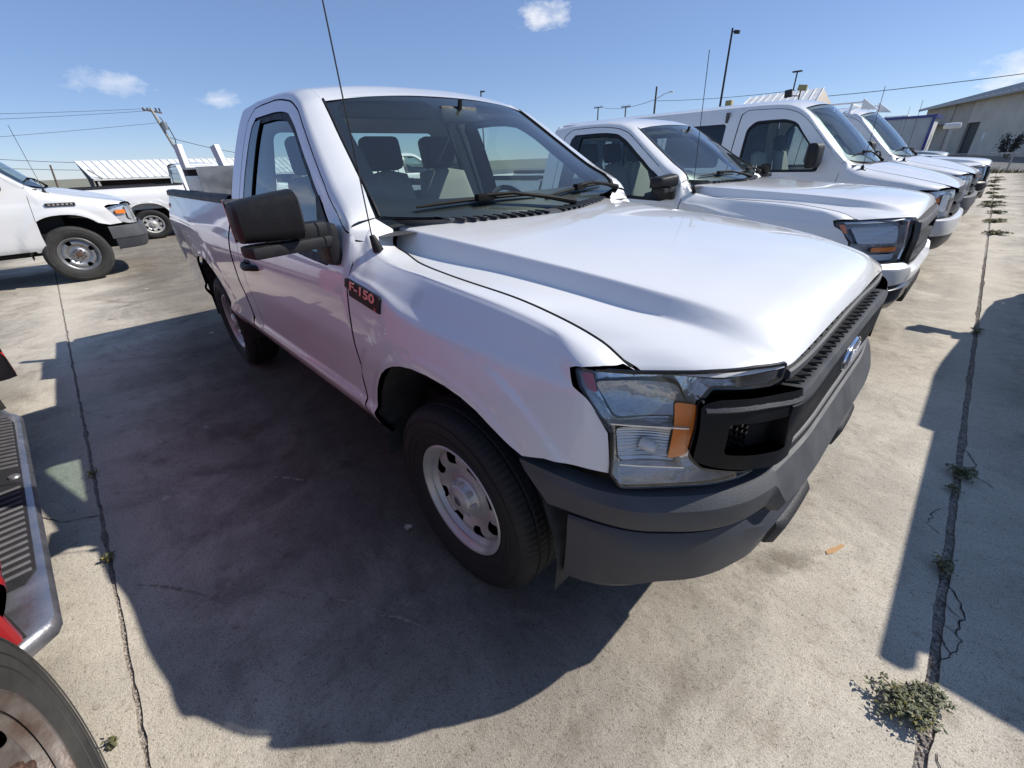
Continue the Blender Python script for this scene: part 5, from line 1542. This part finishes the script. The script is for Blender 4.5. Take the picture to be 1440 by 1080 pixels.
# ---------------------------------------------------------------- weeds in the joints
def weed(x, y, r, n, label, group=None, lean=(0, 0), h=.05, seed=0, leaf=.010, yellow=.15):
    R = random.Random(seed); V = []; F = []; fm = []; st = MB()
    for s_ in range(n):
        a = R.uniform(0, 6.283); d = Vector((math.cos(a), math.sin(a), 0)) + Vector((lean[0], lean[1], 0)) * 1.2
        L = r * R.uniform(.25, 1.0); hh = h * R.uniform(.3, 1)
        P = [Vector((x, y, 0)) + d * L * t + Vector((0, 0, .004 + hh * math.sin(t * 2.4))) + Vector((R.gauss(0, .004), R.gauss(0, .004), 0)) for t in (0, .3, .6, 1.)]
        st.tube(P, .0012, 3, cap=False)
        for q in range(int(9 + L * 190)):
            t = R.uniform(.12, 1.02); i = min(2, int(t * 3)); f = t * 3 - i
            c = P[i].lerp(P[i + 1], min(1, f)) + Vector((R.gauss(0, .008), R.gauss(0, .008), R.uniform(0, .012)))
            u = Vector((R.gauss(0, 1), R.gauss(0, 1), R.gauss(0, .5))).normalized(); w = u.cross(Vector((R.gauss(0, .4), R.gauss(0, .4), 1))).normalized()
            l = leaf * R.uniform(.6, 1.25); k = len(V)
            m_ = Vector((0, 0, l * .18))
            V += [c - u * l, c + w * l * .5 - m_, c + u * l * .9, c - w * l * .5 - m_, c]
            F += [(k, k + 4, k + 1), (k + 1, k + 4, k + 2), (k + 2, k + 4, k + 3), (k + 3, k + 4, k)]
            fm += [1 if R.random() < yellow else 0] * 4
    o = mesh_obj('weed', V, F, None, None, mats=[M['leaf'], M['leaf_yellow']], fmat=fm)
    meta(o, label, 'weed', group)
    st.build('stem', M['stem'], o, fix=False)
    return o
weed(1.375, -.34, .088, 70, 'largest spreading weed with small pale green leaves, half in sun near the camera', 'weeds growing in the pavement joint', lean=(-.45, -.10), h=.045, seed=1, leaf=.0085)
weed(1.395, -.26, .055, 30, 'dark low weed tuft in shade right behind the large sunlit weed', 'weeds growing in the pavement joint', h=.04, seed=2, yellow=.02, leaf=.008)
weed(1.385, .36, .045, 20, 'small shaded weed in the joint beside the forked crack', 'weeds growing in the pavement joint', h=.05, seed=3, yellow=.05)
weed(1.39, 1.15, .062, 26, 'broad shaded weed in the joint, third clump from the camera', 'weeds growing in the pavement joint', h=.05, seed=4, yellow=.03)
weed(1.385, .98, .03, 7, 'tiny weed sprig just before the broad shaded weed', 'weeds growing in the pavement joint', h=.03, seed=5)
weed(1.37, 3.75, .07, 12, 'small weed in the sunny joint beside the bumpers', 'weeds growing in the pavement joint', h=.04, seed=6)
for k in range(12):
    y = 10.2 + k * 1.55 + rng.uniform(-.4, .4)
    weed(xl(y, 0) + rng.uniform(-.05, .12), y, rng.uniform(.16, .36), 26, 'yellowing weed clump in the far pavement joint, %s counted from the near end' % ('first', 'second', 'third', 'fourth', 'fifth', 'sixth', 'seventh', 'eighth', 'ninth', 'tenth', 'eleventh', 'last')[k], 'weeds along the far pavement joint', h=.055, seed=20 + k, leaf=.022, yellow=.5)
weed(-1.2, -2.05, .03, 6, 'wispy dry weed in the left joint inside the truck shadow', 'weeds growing in the left joint', h=.03, seed=40, yellow=.5)
weed(-2.05, -2.06, .025, 5, 'thin dry weed in the left joint farther along the shadow', 'weeds growing in the left joint', h=.03, seed=41, yellow=.5)
weed(-.30, -2.10, .02, 3, 'two-leaf seedling in sun beside the left joint', 'weeds growing in the left joint', h=.015, seed=42)

# ---------------------------------------------------------------- vehicles of the front row
hero = empty('pickup_truck', label='nearest white pickup with grey bumper and F-150 badge, filling the middle', cat='pickup truck', group='vehicles parked in the front row')
hero_wheel = pickup_body(hero, fold=True); front_older(hero); badge(hero)

WARP = lambda p: (p[0] if p[0] < -.45 else -.45 + (p[0] + .45) * 1.125, p[1], p[2] if p[2] < .45 else .45 + (p[2] - .45) * .957)
second = empty('pickup_truck', (-.24, 3.08, 0), label='second white pickup in the row, white bumper over a black lower bumper', cat='pickup truck', group='vehicles parked in the front row')
pickup_body(second, hero_wheel, mz=.66); front_newer(second)
WARP = None

van = empty('passenger_van', (-.05, 6.2, 0), label='white van with large side windows between the second pickup and the rack van', cat='van', group='vehicles parked in the front row')
make_van(van, 'white_bumper', first=hero_wheel)
van2 = copy_tree(van); van2.location = (-.02, 9.25, 0)
meta(van2, 'white van carrying a ladder rack on its roof, just before the far pickup', 'van', 'vehicles parked in the front row')
for ch in van2.children:
    if ch.name.startswith('bumper') and not ch.name.startswith('bumper_v'):
        ch.material_slots[0].link = 'OBJECT'; ch.material_slots[0].material = M['grey_bumper']
# ladder rack on its roof
rk = empty('ladder_rack', (-.02, 9.25, 2.06), label='white ladder rack with crossbars bolted on a van roof', cat='ladder rack')
for x in (-1.0, -2.3, -3.7):
    MB().tube([(x, -.74, -.08), (x, -.72, .06), (x, .72, .06), (x, .74, -.08)], .018, 8).build('crossbar', M['white_plastic'], rk)
for y in (-.70, .70): MB().tube([(-.85, y, .085), (-4.2, y, .085)], .014, 8).build('side_rail', M['white_plastic'], rk)
for y in (-.70, .66):
    MB().add([(-.86, y, -.02), (-.86, y + .04, -.02), (-.86, y + .04, .14), (-.86, y, .14), (-.62, y, -.04), (-.62, y + .04, -.04)], [(0, 1, 2, 3), (0, 4, 5, 1), (3, 2, 5, 4), (0, 3, 4), (1, 5, 2)]).build('front_bracket', M['white_plastic'], rk)

far_p = copy_tree(second); far_p.location = (-.10, 12.45, 0.); far_p.scale = (1.02, 1.02, .99)
meta(far_p, 'white pickup with black bumper at the far end of the row nearest the fence', 'pickup truck', 'vehicles parked in the front row')
for ch in far_p.children:
    if ch.name.startswith('bumper_upper'):
        ch.material_slots[0].link = 'OBJECT'; ch.material_slots[0].material = M['black_plastic']
hs = MB().box((-.02, -.70, 1.235), (.26, .03, .05), (0, .05, .0), .012); hs.build('hood_vent', M['gloss_black'], far_p, fix=False)
o6 = copy_tree(second); o6.location = (-.95, 15.7, 0); meta(o6, 'white pickup mostly hidden behind the far pickup, only windshield and roof showing', 'pickup truck', 'vehicles parked in the front row')
o7 = copy_tree(hero, swap={'white_paint': M['silver_paint']}, skip=('model_badge',)); o7.location = (-1.0, 18.9, 0); meta(o7, 'silver grey pickup beyond the row with only its cab showing', 'pickup truck', 'vehicles parked in the front row')

# ---------------------------------------------------------------- the red pickup beside the camera
red = copy_tree(hero, swap={'white_paint': M['red_paint']}, skip=('model_badge', 'wheel', 'side_mirror', 'antenna_base'))
red.location = (.127, -3.06, 0); red.rotation_euler = (0, 0, math.radians(4.5))
meta(red, 'red pickup at the left edge with ribbed running board and rusty front wheel', 'pickup truck')
rw = wheel(red, (.0, .87, .40), 1, 'worn'); rw.scale = (1.035, 1., 1.035)
for t in rw.children:
    if t.name.startswith('tyre'): t.data.materials[0] = M['rubber_dusty']
for x, s in ((-3.109, 1), (0, -1), (-3.109, -1)):
    q = wheel_copy(rw, red, (x, s * (.87 if x == 0 else .76), .40), s)
# running board: chrome tray with a ribbed black tread
rb = MB(); rows = []
def rby(x): return 1.038 - .13 * smoothstep(-.545, -.435, x) ** 2 - .05 * smoothstep(-2.30, -2.46, x)
for x in np.concatenate([np.linspace(-.44, -.70, 9), np.linspace(-.8, -2.25, 12), np.linspace(-2.3, -2.47, 6)]):
    e = rby(x); rows.append([(x, .86, .40), (x, .90, .405), (x, e - .03, .402), (x, e - .008, .394), (x, e, .375), (x, e - .006, .350), (x, e - .04, .335), (x, .86, .34)])
rb.grid(rows); rb.F += [tuple(range(7, -1, -1)), tuple((len(rows) - 1) * 8 + i for i in range(8))]
rbo = rb.build('running_board', M['worn_bright'], red, sharp=45)
tp = MB(); tp.prism([(-.74, .885), (-.74, .985), (-.80, 1.012), (-2.20, 1.012), (-2.30, .99), (-2.34, .885)], .404, .4085); tp.build('tread_pad', M['grain_black'], rbo)
for k in range(34):
    x = -.80 - k * .044
    if -1.62 < x < -1.44: continue
    dxy = .0 if x > -1.5 else .05
    r_ = MB().tube([(x - dxy, .895, .4095), (x, 1.004, .4095)], .0065, 6); r_.build('tread_rib', M['rib_grey'], rbo)
MB().lathe([(0, .010), (.016, .009), (.020, 0)], 16, 'z', (-1.53, .99, .408)).build('tread_bolt', M['galvanised'], rbo)
mfl = MB().box((-.475, .925, .52), (.04, .10, .20), (0, -.12, .15), .012); mfl.build('fender_foot', M['red_paint'], red, fix=False)
# wheel-arch flare of the rear wheel
fl = MB(); rows = []
for x, z in arch_pts(-3.109, .52, .52, R=.475, cz=.46)[3:]:
    n = np.array([x + 3.109, z - .46]); n /= np.linalg.norm(n)
    rows.append([(x + n[0] * a, y, z + n[1] * a) for a, y in ((-.015, .93), (-.012, 1.075), (.03, 1.09), (.075, 1.06), (.085, .98))])
fl.grid(rows); fl.build('fender_flare', M['gloss_black'], red, sharp=50)
mf = MB().box((-2.63, 1.0, .60), (.02, .18, .14), None, .006); mf.build('flare_reflector', M['red_lens'], red, fix=False)

# a pickup parked crosswise, beyond the right edge of the picture, that throws the long shadow
shp = copy_tree(second, skip=('model_badge',)); shp.location = (3.09, 5.42, 0); shp.rotation_euler = (0, 0, math.radians(90))
meta(shp, 'white pickup parked crosswise past the right edge, casting the long shadow', 'pickup truck')

# ---------------------------------------------------------------- second row, to the left
lvan = copy_tree(van, skip=('wheel',)); lvan.location = (-9.96, -1.76, 0); lvan.scale = (1.06, 1.06, 1.07); lvan.rotation_euler = (0, 0, math.radians(90))
meta(lvan, 'white van at the left edge with dark bumper, fender emblem and rusty steel wheels', 'van')
for ch in lvan.children:
    if ch.name.startswith('bumper') and not ch.name.startswith('bumper_v'):
        ch.material_slots[0].link = 'OBJECT'; ch.material_slots[0].material = M['grey_bumper']
for x, s in ((0, -1), (-3.5, -1), (0, 1), (-3.5, 1)):
    q = copy_tree(rw, lvan, swap={'worn_chrome': M['galvanised']}); q.location = (x, s * .87, .395); q.rotation_euler = (0, 0, 0 if s < 0 else math.pi); q.scale = (1.03, 1, 1.03)
eb = MB().prism([(-.10, 1.075), (-.10, 1.115), (.22, 1.108), (.22, 1.068)], -1.008, -.992, 'y'); eb.build('side_emblem', M['badge_black'], lvan)
for k in range(6): MB().box((-.06 + k * .048, -1.009, 1.092), (.030, .004, .022)).build('emblem_mark', M['chrome'], lvan, fix=False)
crew = copy_tree(hero, skip=('model_badge', 'antenna_base')); crew.location = (-15., 3.0, 0); crew.rotation_euler = (0, 0, math.radians(90)); crew.scale = (1.02, 1, .93)
meta(crew, 'white pickup behind the left van, its bed towards the van', 'pickup truck', 'white pickups in the back row')
sb = MB().box((-1.2, -1.02, .36), (2.2, .14, .05), None, .02); sb.build('side_step', M['black_plastic'], crew, fix=False)
rackp = copy_tree(hero, skip=('model_badge',)); rackp.location = (-14.6, 9.3, 0); rackp.rotation_euler = (0, 0, math.radians(90))
meta(rackp, 'white pickup in the back row seen through the cab glass of the nearest pickup', 'pickup truck', 'white pickups in the back row')
hr = empty('headache_rack', (-14.6, 9.3, 0), math.radians(90), label='white mesh headache rack standing behind a cab, seen through the glass', cat='rack')
for y in (-.8, .8): MB().box((-2.35, y, 1.85), (.08, .10, 1.0)).build('upright', M['white_board'], hr, fix=False)
MB().box((-2.35, 0, 2.32), (.06, 1.6, .06)).build('top_bar', M['white_board'], hr, fix=False)
ms = MB()
for k in range(30): ms.tube([(-2.35, -.78 + k * .053, 1.4), (-2.35, -.78 + k * .053, 2.3)], .006, 4)
for k in range(17): ms.tube([(-2.352, -.78, 1.4 + k * .055), (-2.352, .78, 1.4 + k * .055)], .006, 4)
meta(ms.build('rack_mesh', M['white_board'], hr, fix=False), kind='stuff')

# ---------------------------------------------------------------- load in the near pickup's bed
cb = empty('tool_chest', (-3.35, -.56, .82), label='dented aluminium tool chest with its open side showing in the pickup bed', cat='tool box')
MB().box((.0, 0, .52), (.50, .012, .42)).build('back_panel', M['aluminium'], cb, fix=False)
MB().box((.0, -.14, .73), (.50, .28, .012)).build('lid', M['aluminium'], cb, fix=False)
MB().box((.0, -.14, .32), (.50, .28, .012)).build('shelf', M['aluminium'], cb, fix=False)
MB().box((-.255, -.14, .42), (.012, .30, .64)).build('side_panel', M['aluminium'], cb, fix=False)
MB().box((.255, -.14, .42), (.012, .30, .64)).build('side_panel', M['aluminium'], cb, fix=False)
MB().box((.0, -.285, .50), (.46, .012, .36), None, .004).build('door', M['aluminium'], cb, fix=False)
MB().box((.0, -.14, .05), (.50, .28, .10)).build('base', M['aluminium'], cb, fix=False)
eq = empty('machine', (-2.92, -.56, .80), label='open machine with dark hoses and white panels beside the tool chest', cat='machine')
MB().box((0, .1, .35), (.40, .06, .70), None, .01).build('panel', M['white_board'], eq, fix=False)
MB().box((-.2, -.02, .35), (.03, .26, .70), None, .01).build('panel', M['aluminium'], eq, fix=False)
for k in range(5): MB().tube([(-.12 + .06 * k, .02, .30 + .03 * k), (-.14 + .07 * k, -.08, .42 + .05 * (k % 3)), (-.08 + .05 * k, -.10, .60), (-.10 + .06 * k, .05, .66)], .018, 6).build('hose', M['black_plastic'], eq)
for k, (a, c) in enumerate(((.02, 'red_lens'), (-.1, 'galvanised'), (.12, 'gloss_black'))): MB().lathe([(0, -.14), (.045, -.14), (.05, -.05), (.03, 0)], 14, 'y', (a, .02, .50 + .05 * k)).build('valve', M[c], eq)
for nm, a, b, lb in (('board', (-3.62, -.80, .84), (-3.66, -.815, 1.73), 'left white board leaning upright out of the pickup bed'), ('board', (-3.03, -.58, .84), (-3.22, -.655, 1.70), 'right white board leaning back in the bed beside the machine')):
    a, b = Vector(a), Vector(b); d = b - a
    w = MB().box((0, 0, d.length / 2), (.04, .062, d.length), None, .004).build(nm, M['white_board'], None, fix=False)
    w.location = a; w.rotation_euler = d.to_track_quat('Z', 'Y').to_euler(); meta(w, lb, 'board', 'white boards in the pickup bed')

# ---------------------------------------------------------------- buildings, fence, poles
def ribbed(name, A, B, C, D, n, m, parent, h=.05, w=.06):
    """metal sheet A-B (eave) to D-C (ridge) with n standing ribs, each its own part"""
    A, B, C, D = map(np.array, (A, B, C, D))
    MB().add([A, B, C, D], [(0, 1, 2, 3)]).build(name, m, parent, fix=False)
    nn = np.cross(B - A, D - A); nn = nn / np.linalg.norm(nn); nn = nn * (1 if nn[2] > 0 else -1)
    tt = (B - A) / np.linalg.norm(B - A) * w / 2
    for k in range(n + 1):
        p = A + (B - A) * k / n; q = D + (C - D) * k / n
        MB().add([p - tt, p + tt, p + tt * .6 + nn * h, p - tt * .6 + nn * h, q - tt, q + tt, q + tt * .6 + nn * h, q - tt * .6 + nn * h], [(0, 1, 2, 3), (7, 6, 5, 4), (0, 4, 5, 1), (1, 5, 6, 2), (2, 6, 7, 3), (3, 7, 4, 0)]).build('roof_rib', m, parent, fix=False)
sh = empty('shelter', (0, 0, 0), label='low open shelter with white ribbed metal roof behind the back row', cat='shelter')
ribbed('roof', (-44, .35, 1.40), (-44, 16, 1.20), (-47, 16, 2.50), (-47, -.10, 2.62), 34, M['metal_roof'], sh, .05, .09)
MB().add([(-47, -.10, 2.62), (-47, 16, 2.5), (-50, 16, 1.4), (-50, .3, 1.4)], [(0, 1, 2, 3)]).build('rear_roof', M['metal_roof'], sh, fix=False)
MB().add([(-44.0, .35, 1.36), (-47, -.1, 2.58), (-50, .3, 1.36), (-50, .3, -.05), (-47, .3, -.05)], [(0, 1, 2, 4), (2, 3, 4)]).build('gable', M['shed_inside'], sh, fix=False)
MB().box((-46.6, 8.2, .65), (.1, 15.4, 1.3)).build('inner_wall', M['shed_inside'], sh, fix=False)
MB().box((-44.05, 8.2, 1.24), (.06, 15.6, .12), (.0127 * -1, 0, 0)).build('eave_beam', M['metal_roof'], sh, fix=False)
for y in (.6, 5.4, 10.4, 15.4): MB().box((-44.1, y, .58), (.14, .14, 1.26)).build('post', M['pale_pole'], sh, fix=False)
MB().tube([(-44.0, .9, 1.4), (-44.3, .3, 2.0)], .05, 6).build('brace', M['pale_pole'], sh)

hall = empty('warehouse', label='long tan building with grey metal roof and dark doorway at right', cat='building')
A0 = np.array([14., 31.5]); B0 = np.array([-8.2, 90.]); D0 = (B0 - A0) / np.linalg.norm(B0 - A0); Nn = np.array([D0[1], -D0[0]]); Nn = Nn if Nn[0] > 0 else -Nn
LW = np.linalg.norm(B0 - A0)
def at(s, off=0.): p = A0 + D0 * s - Nn * off; return p
def wallbox(name, s0, s1, z0, z1, off, th, m):
    a, b = at(s0, off), at(s1, off); c = at(s1, off - th); d = at(s0, off - th)
    return MB().add([(*a, z0), (*b, z0), (*c, z0), (*d, z0), (*a, z1), (*b, z1), (*c, z1), (*d, z1)], [(0, 1, 2, 3), (7, 6, 5, 4), (0, 4, 5, 1), (1, 5, 6, 2), (2, 6, 7, 3), (3, 7, 4, 0)]).build(name, m, hall)
he = 5.55
ds0 = 44.2; ds1 = 47.4
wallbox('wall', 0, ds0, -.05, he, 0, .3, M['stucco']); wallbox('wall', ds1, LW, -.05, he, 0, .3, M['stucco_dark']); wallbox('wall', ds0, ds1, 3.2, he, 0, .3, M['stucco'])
wallbox('door', ds0, ds1, -.05, 3.2, -.22, .05, M['door_dark'])
wallbox('pilaster', 52.5, 52.9, 0, he, .12, .12, M['stucco_dark'])
wallbox('canopy', 53.5, LW - .4, 3.25, 3.4, 1.6, 1.6, M['roof_grey'])
wallbox('notice', 41.8, 42.3, 1.4, 2.1, .03, .03, M['white_plastic'])
e0, e1 = at(-1, .9), at(LW + .5, .9); r0, r1 = at(-1, -9), at(LW + .5, -9)
ribbed('roof', (*e0, he - .05), (*e1, he - .05), (*r1, he + 2.3), (*r0, he + 2.3), 46, M['roof_grey'], hall, .05, .09)
wallbox('fascia', -1, LW + .5, he - .28, he - .05, .9, .06, M['roof_grey'])
# lower wing running on to the left
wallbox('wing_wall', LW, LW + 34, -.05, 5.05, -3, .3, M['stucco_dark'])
e0, e1 = at(LW, -2.3), at(LW + 34, -2.3); r0, r1 = at(LW, -9), at(LW + 34, -9)
MB().add([(*e0, 5.0), (*e1, 5.0), (*r1, 6.0), (*r0, 6.0)], [(0, 1, 2, 3)]).build('wing_roof', M['roof_grey'], hall, fix=False)

road = MB().add([(-60, 33.6, -.018), (60, 33.6, -.018), (60, 58, -.018), (-60, 58, -.018)], [(0, 1, 2, 3)]).build('road', M['asphalt'], fix=False); meta(road, kind='structure')
fence = empty('chain_link_fence', label='chain-link fence with pipe top rail across the far end of the lot', cat='fence')
FY = 32.3
for k in range(-6, 7): MB().tube([(1.45 + k * 3.0, FY, -.05), (1.45 + k * 3.0, FY, .90)], .035, 8).build('post', M['galvanised'], fence)
MB().tube([(-17, FY, .86), (20, FY, .86)], .028, 8).build('top_rail', M['galvanised'], fence)
ms = MB()
for k in range(-160, 200):
    for d in (1, -1):
        x0 = k * .10; a = (x0, FY + .04, .03); b = (x0 + d * .80, FY + .04, .83)
        ms.add([(a[0] - .004, a[1], a[2]), (a[0] + .004, a[1], a[2]), (b[0] + .004, b[1], b[2]), (b[0] - .004, b[1], b[2]), (a[0], a[1] + .006, a[2]), (b[0], b[1] + .006, b[2])], [(0, 1, 2, 3), (1, 4, 5, 2), (4, 0, 3, 5)])
meta(ms.build('wire_mesh', M['galvanised'], fence, fix=False), kind='stuff')
gs = []; gf = []
for k in range(5200):
    x = rng.uniform(-14, 18); y = FY + rng.gauss(-.15, .22); h = rng.uniform(.05, .22) * (1 + .8 * max(0, math.sin(x * 2.3)))
    a = rng.uniform(0, 3.14); dx, dy = math.cos(a) * .02, math.sin(a) * .02; n = len(gs)
    gs += [(x - dx, y - dy, -.02), (x + dx, y + dy, -.02), (x + rng.gauss(0, .05), y + rng.gauss(0, .05), h)]; gf.append((n, n + 1, n + 2))
meta(mesh_obj('grass', gs, gf, M['dry_grass']), kind='stuff')
# bush by the building
bu = empty('bush', (1.35, 57.5, -.25), label='dark scrubby bush before the tan building', cat='bush')
R = random.Random(9); tb = MB(); lv = []; lf = []
for k in range(14):
    a = R.uniform(0, 6.28); e = Vector((math.cos(a) * R.uniform(.2, .75), math.sin(a) * R.uniform(.2, .7), R.uniform(1.1, 2.1)))
    tb.tube([(0, 0, 0), (e.x * .4, e.y * .4, e.z * .5), e], [.05, .03, .01], 5)
    for q in range(60):
        c = e * R.uniform(.55, 1.05) + Vector((R.gauss(0, .13), R.gauss(0, .13), R.gauss(0, .12))); u = Vector((R.gauss(0, 1), R.gauss(0, 1), R.gauss(0, 1))).normalized() * .07; w = u.orthogonal() * .6
        n = len(lv); lv += [c - u, c + w, c + u, c - w]; lf.append((n, n + 1, n + 2, n + 3))
tb.build('trunk', M['wood_pole'], bu); mesh_obj('crown', lv, lf, M['bush_leaf'], bu)

shed2 = empty('shed', label='shed with white ribbed metal roof showing over the van roof', cat='shed')
ribbed('roof', (-17.2, 45, 4.55), (-10.95, 45, 4.62), (-11.35, 48, 5.9), (-17.2, 48, 5.8), 10, M['metal_roof'], shed2, .06, .10)
MB().add([(-10.95, 45, 4.6), (-11.35, 48, 5.85), (-11.0, 51, 4.6), (-11.0, 51, -.05), (-10.95, 45, -.05)], [(0, 1, 2, 3, 4)]).build('gable', M['stucco'], shed2, fix=False)
MB().box((-14.1, 45.3, 2.2), (6.2, .1, 4.6)).build('wall', M['trailer_white'], shed2, fix=False)
MB().box((-17.9, 45, 5.25), (.55, .5, .5), None, .04).build('roof_vent', M['yellow'], shed2, fix=False)

def pole(name, x, y, h, r, m, label, cat, group=None, base=None):
    o = empty(name, (x, y, 0) if base is None else base, label=label, cat=cat, group=group)
    MB().tube([(0, 0, -.05), (x - o.location.x, y - o.location.y, h)], [r, r * .75], 10).build('pole', m, o)
    return o
p1 = pole('lamp_post', -25.05, 60, 13.8, .14, M['dark_pole'], 'tall dark lamp post rising above the van with one side head', 'lamp post')
MB().box((.55, 0, 13.35), (.65, .4, .35), (0, .2, 0), .1).tube([(0, 0, 13.5), (.4, 0, 13.4)], .05).build('lamp_head', M['dark_pole'], p1, fix=False)
p2 = pole('floodlight_pole', -17.25, 60, 8.75, .09, M['dark_pole'], 'shorter dark pole with flat cap and yellowish floodlights by the shed roof', 'light pole')
MB().box((0, 0, 8.72), (.9, .5, .12), None, .03).build('cap_lamp', M['dark_pole'], p2, fix=False)
fl2 = empty('floodlight', (-12.1, 44.5, 0), label='pair of boxy floodlights on a stand over the shed roof', cat='floodlight')
MB().tube([(0, 0, -.05), (0, 0, 5.6)], .05).build('pole', M['dark_pole'], fl2)
MB().box((.1, 0, 5.75), (.65, .25, .40), (0, .15, 0), .03).build('lamp_head', M['yellow'], fl2, fix=False)
MB().box((-.85, 0, 5.45), (.55, .25, .55), (0, -.1, 0), .03).tube([(0, 0, 5.2), (-.85, 0, 5.3)], .04).build('lamp_head', M['dark_pole'], fl2, fix=False)
p3 = pole('utility_pole', -33.9, 60, 9.3, .15, M['wood_pole'], 'wooden pole with a white street lamp arm above the second pickup', 'utility pole')
MB().tube([(.1, 0, 7.9), (1.2, 0, 8.35), (2.0, 0, 8.5)], .05, 6).build('lamp_arm', M['white_plastic'], p3)
MB().box((2.2, 0, 8.5), (.5, .25, .16), None, .05).build('lamp_head', M['white_plastic'], p3, fix=False)
for x, y, h, lb in ((-64.7, 90, 11.0, 'far utility pole with a single crossarm, left of the pair'), (-57.65, 90, 10.5, 'far utility pole with insulators on its crossarm, right of the pair')):
    q = pole('utility_pole', x, y, h, .17, M['wood_pole'], lb, 'utility pole', 'far utility poles')
    MB().box((0, 0, h - .15), (2.2, .14, .16)).build('crossarm', M['wood_pole'], q, fix=False)
    for dx in (-.95, -.5, .5, .95): MB().tube([(dx, 0, h - .1), (dx, 0, h + .2)], .06, 6).build('insulator', M['galvanised'], q)
p6 = pole('lamp_post', -69.5, 60, 12.8, .15, M['dark_pole'], 'dark lamp post whose head just clears the nearest cab roof', 'lamp post')
MB().box((.6, 0, 12.6), (.8, .4, .22), None, .05).build('lamp_head', M['dark_pole'], p6, fix=False)
lp = pole('utility_pole', -62, 8.05, 7.6, .17, M['pale_pole'], 'leaning pale utility pole with transformer above the shelter roof', 'utility pole', base=(-62, 9.9, 0))
MB().box((0, -1.78, 7.3), (.12, 1.6, .14), (-.16, 0, 0)).build('crossarm', M['wood_pole'], lp, fix=False)
for dy in (-2.45, -2.1, -1.4, -1.1): MB().tube([(0, dy, 7.3), (0, dy - .03, 7.6)], .07, 6).build('insulator', M['dark_pole'], lp)
MB().lathe([(0, -.38), (.24, -.36), (.26, .3), (.2, .38), (0, .4)], 14, 'z', (0.2, -1.18, 6.0)).build('transformer', M['galvanised'], lp)
MB().tube([(.1, -1.35, 6.8), (.3, -.9, 5.8), (.2, -.7, 4.8), (.1, -.85, 3.6)], .05, 5).build('cable', M['wire'], lp)
sp2 = pole('utility_pole', -62, 9.0, 3.75, .16, M['wood_pole'], 'short dark pole stub right of the leaning utility pole', 'utility pole', base=(-62, 9.6, 0))
st = pole('stake', -40, -1.5, 2.28, .06, M['wood_pole'], 'thin dark stake standing behind the left van hood', 'stake', base=(-40, -1.75, 0))
WG = 'overhead wires'
def wire(a, b, sag, r, label):
    a, b = np.array(a, float), np.array(b, float)
    o = MB().tube([tuple(a + (b - a) * t - np.array([0, 0, sag * 4 * t * (1 - t)])) for t in np.linspace(0, 1, 17)], r, 5).build('wire', M['wire'])
    meta(o, label, 'wire', WG)
wire((-62, 7.5, 7.5), (-62, -40, 6.6), .8, .016, 'topmost overhead wire running left from the leaning pole')
wire((-62, 8.0, 7.35), (-62, -40, 5.2), .7, .016, 'second overhead wire from the top left of the leaning pole')
wire((-62, 8.4, 6.3), (-62, -40, 2.6), .5, .016, 'third overhead wire leaving the leaning pole below its transformer')
wire((-62, 22, 2.3), (-62, -40, 9.5), 2.2, .022, 'sagging thick cable crossing low over the shelter roof')
wire((-62, 22, 2.0), (-62, -40, 8.2), 2.2, .022, 'lower sagging cable just over the shelter roof')
wire((-62, 8.6, 5.0), (-62, 22, 2.6), .5, .03, 'cable dropping right from the transformer pole')
wire((-33.8, 60, 7.9), (-63.8, 90, 10.8), .6, .03, 'wire joining the lamp-arm pole to the far crossarm poles')
wire((-33.8, 60, 7.7), (-17, 60, 7.0), .2, .025, 'wire running right from the lamp-arm pole behind the van')
wire((-17, 60, 6.2), (30, 60, 8.6), .9, .03, 'single wire rising to the right above the tan building')

# enclosed trailer behind the far pickups
tr = empty('cargo_trailer', (0, 24, 0), label='white enclosed trailer edged with dark blue trim behind the far vehicles', cat='trailer')
MB().box((-3.9, 1.15, 1.45), (5.2, 2.2, 1.9), None, .03).build('body', M['trailer_white'], tr, fix=False)
MB().box((-3.9, .04, 2.40), (5.3, .06, .09)).box((-1.28, .04, 1.45), (.09, .06, 1.9)).build('side_trim', M['blue_trim'], tr, fix=False)
MB().box((-1.26, 1.15, 2.40), (.10, 2.3, .10)).build('front_trim', M['blue_trim'], tr, fix=False)
MB().box((-2.9, .035, 1.5), (.9, .02, 1.2), None, .005).build('door', M['trailer_white'], tr, fix=False)
MB().box((-2.6, 1.0, 2.47), (.8, .6, .10), None, .03).build('roof_vent', M['white_plastic'], tr, fix=False)
for x in (-3.6, -4.5): wheel_copy(hero_wheel, tr, (x, .16, .386), -1)
tt = MB().lathe([(0, -.28), (.10, -.26), (.12, 0), (.10, .26), (0, .28)], 14, 'x', (-.78, 26.0, 2.05)).build('tank', M['white_plastic'], None); meta(tt, 'white rounded gas bottle lying past the end of the trailer', 'tank')
MB().box((-.78, 26, .95), (.1, .1, 2.0)).build('stand', M['galvanised'], tt, fix=False)
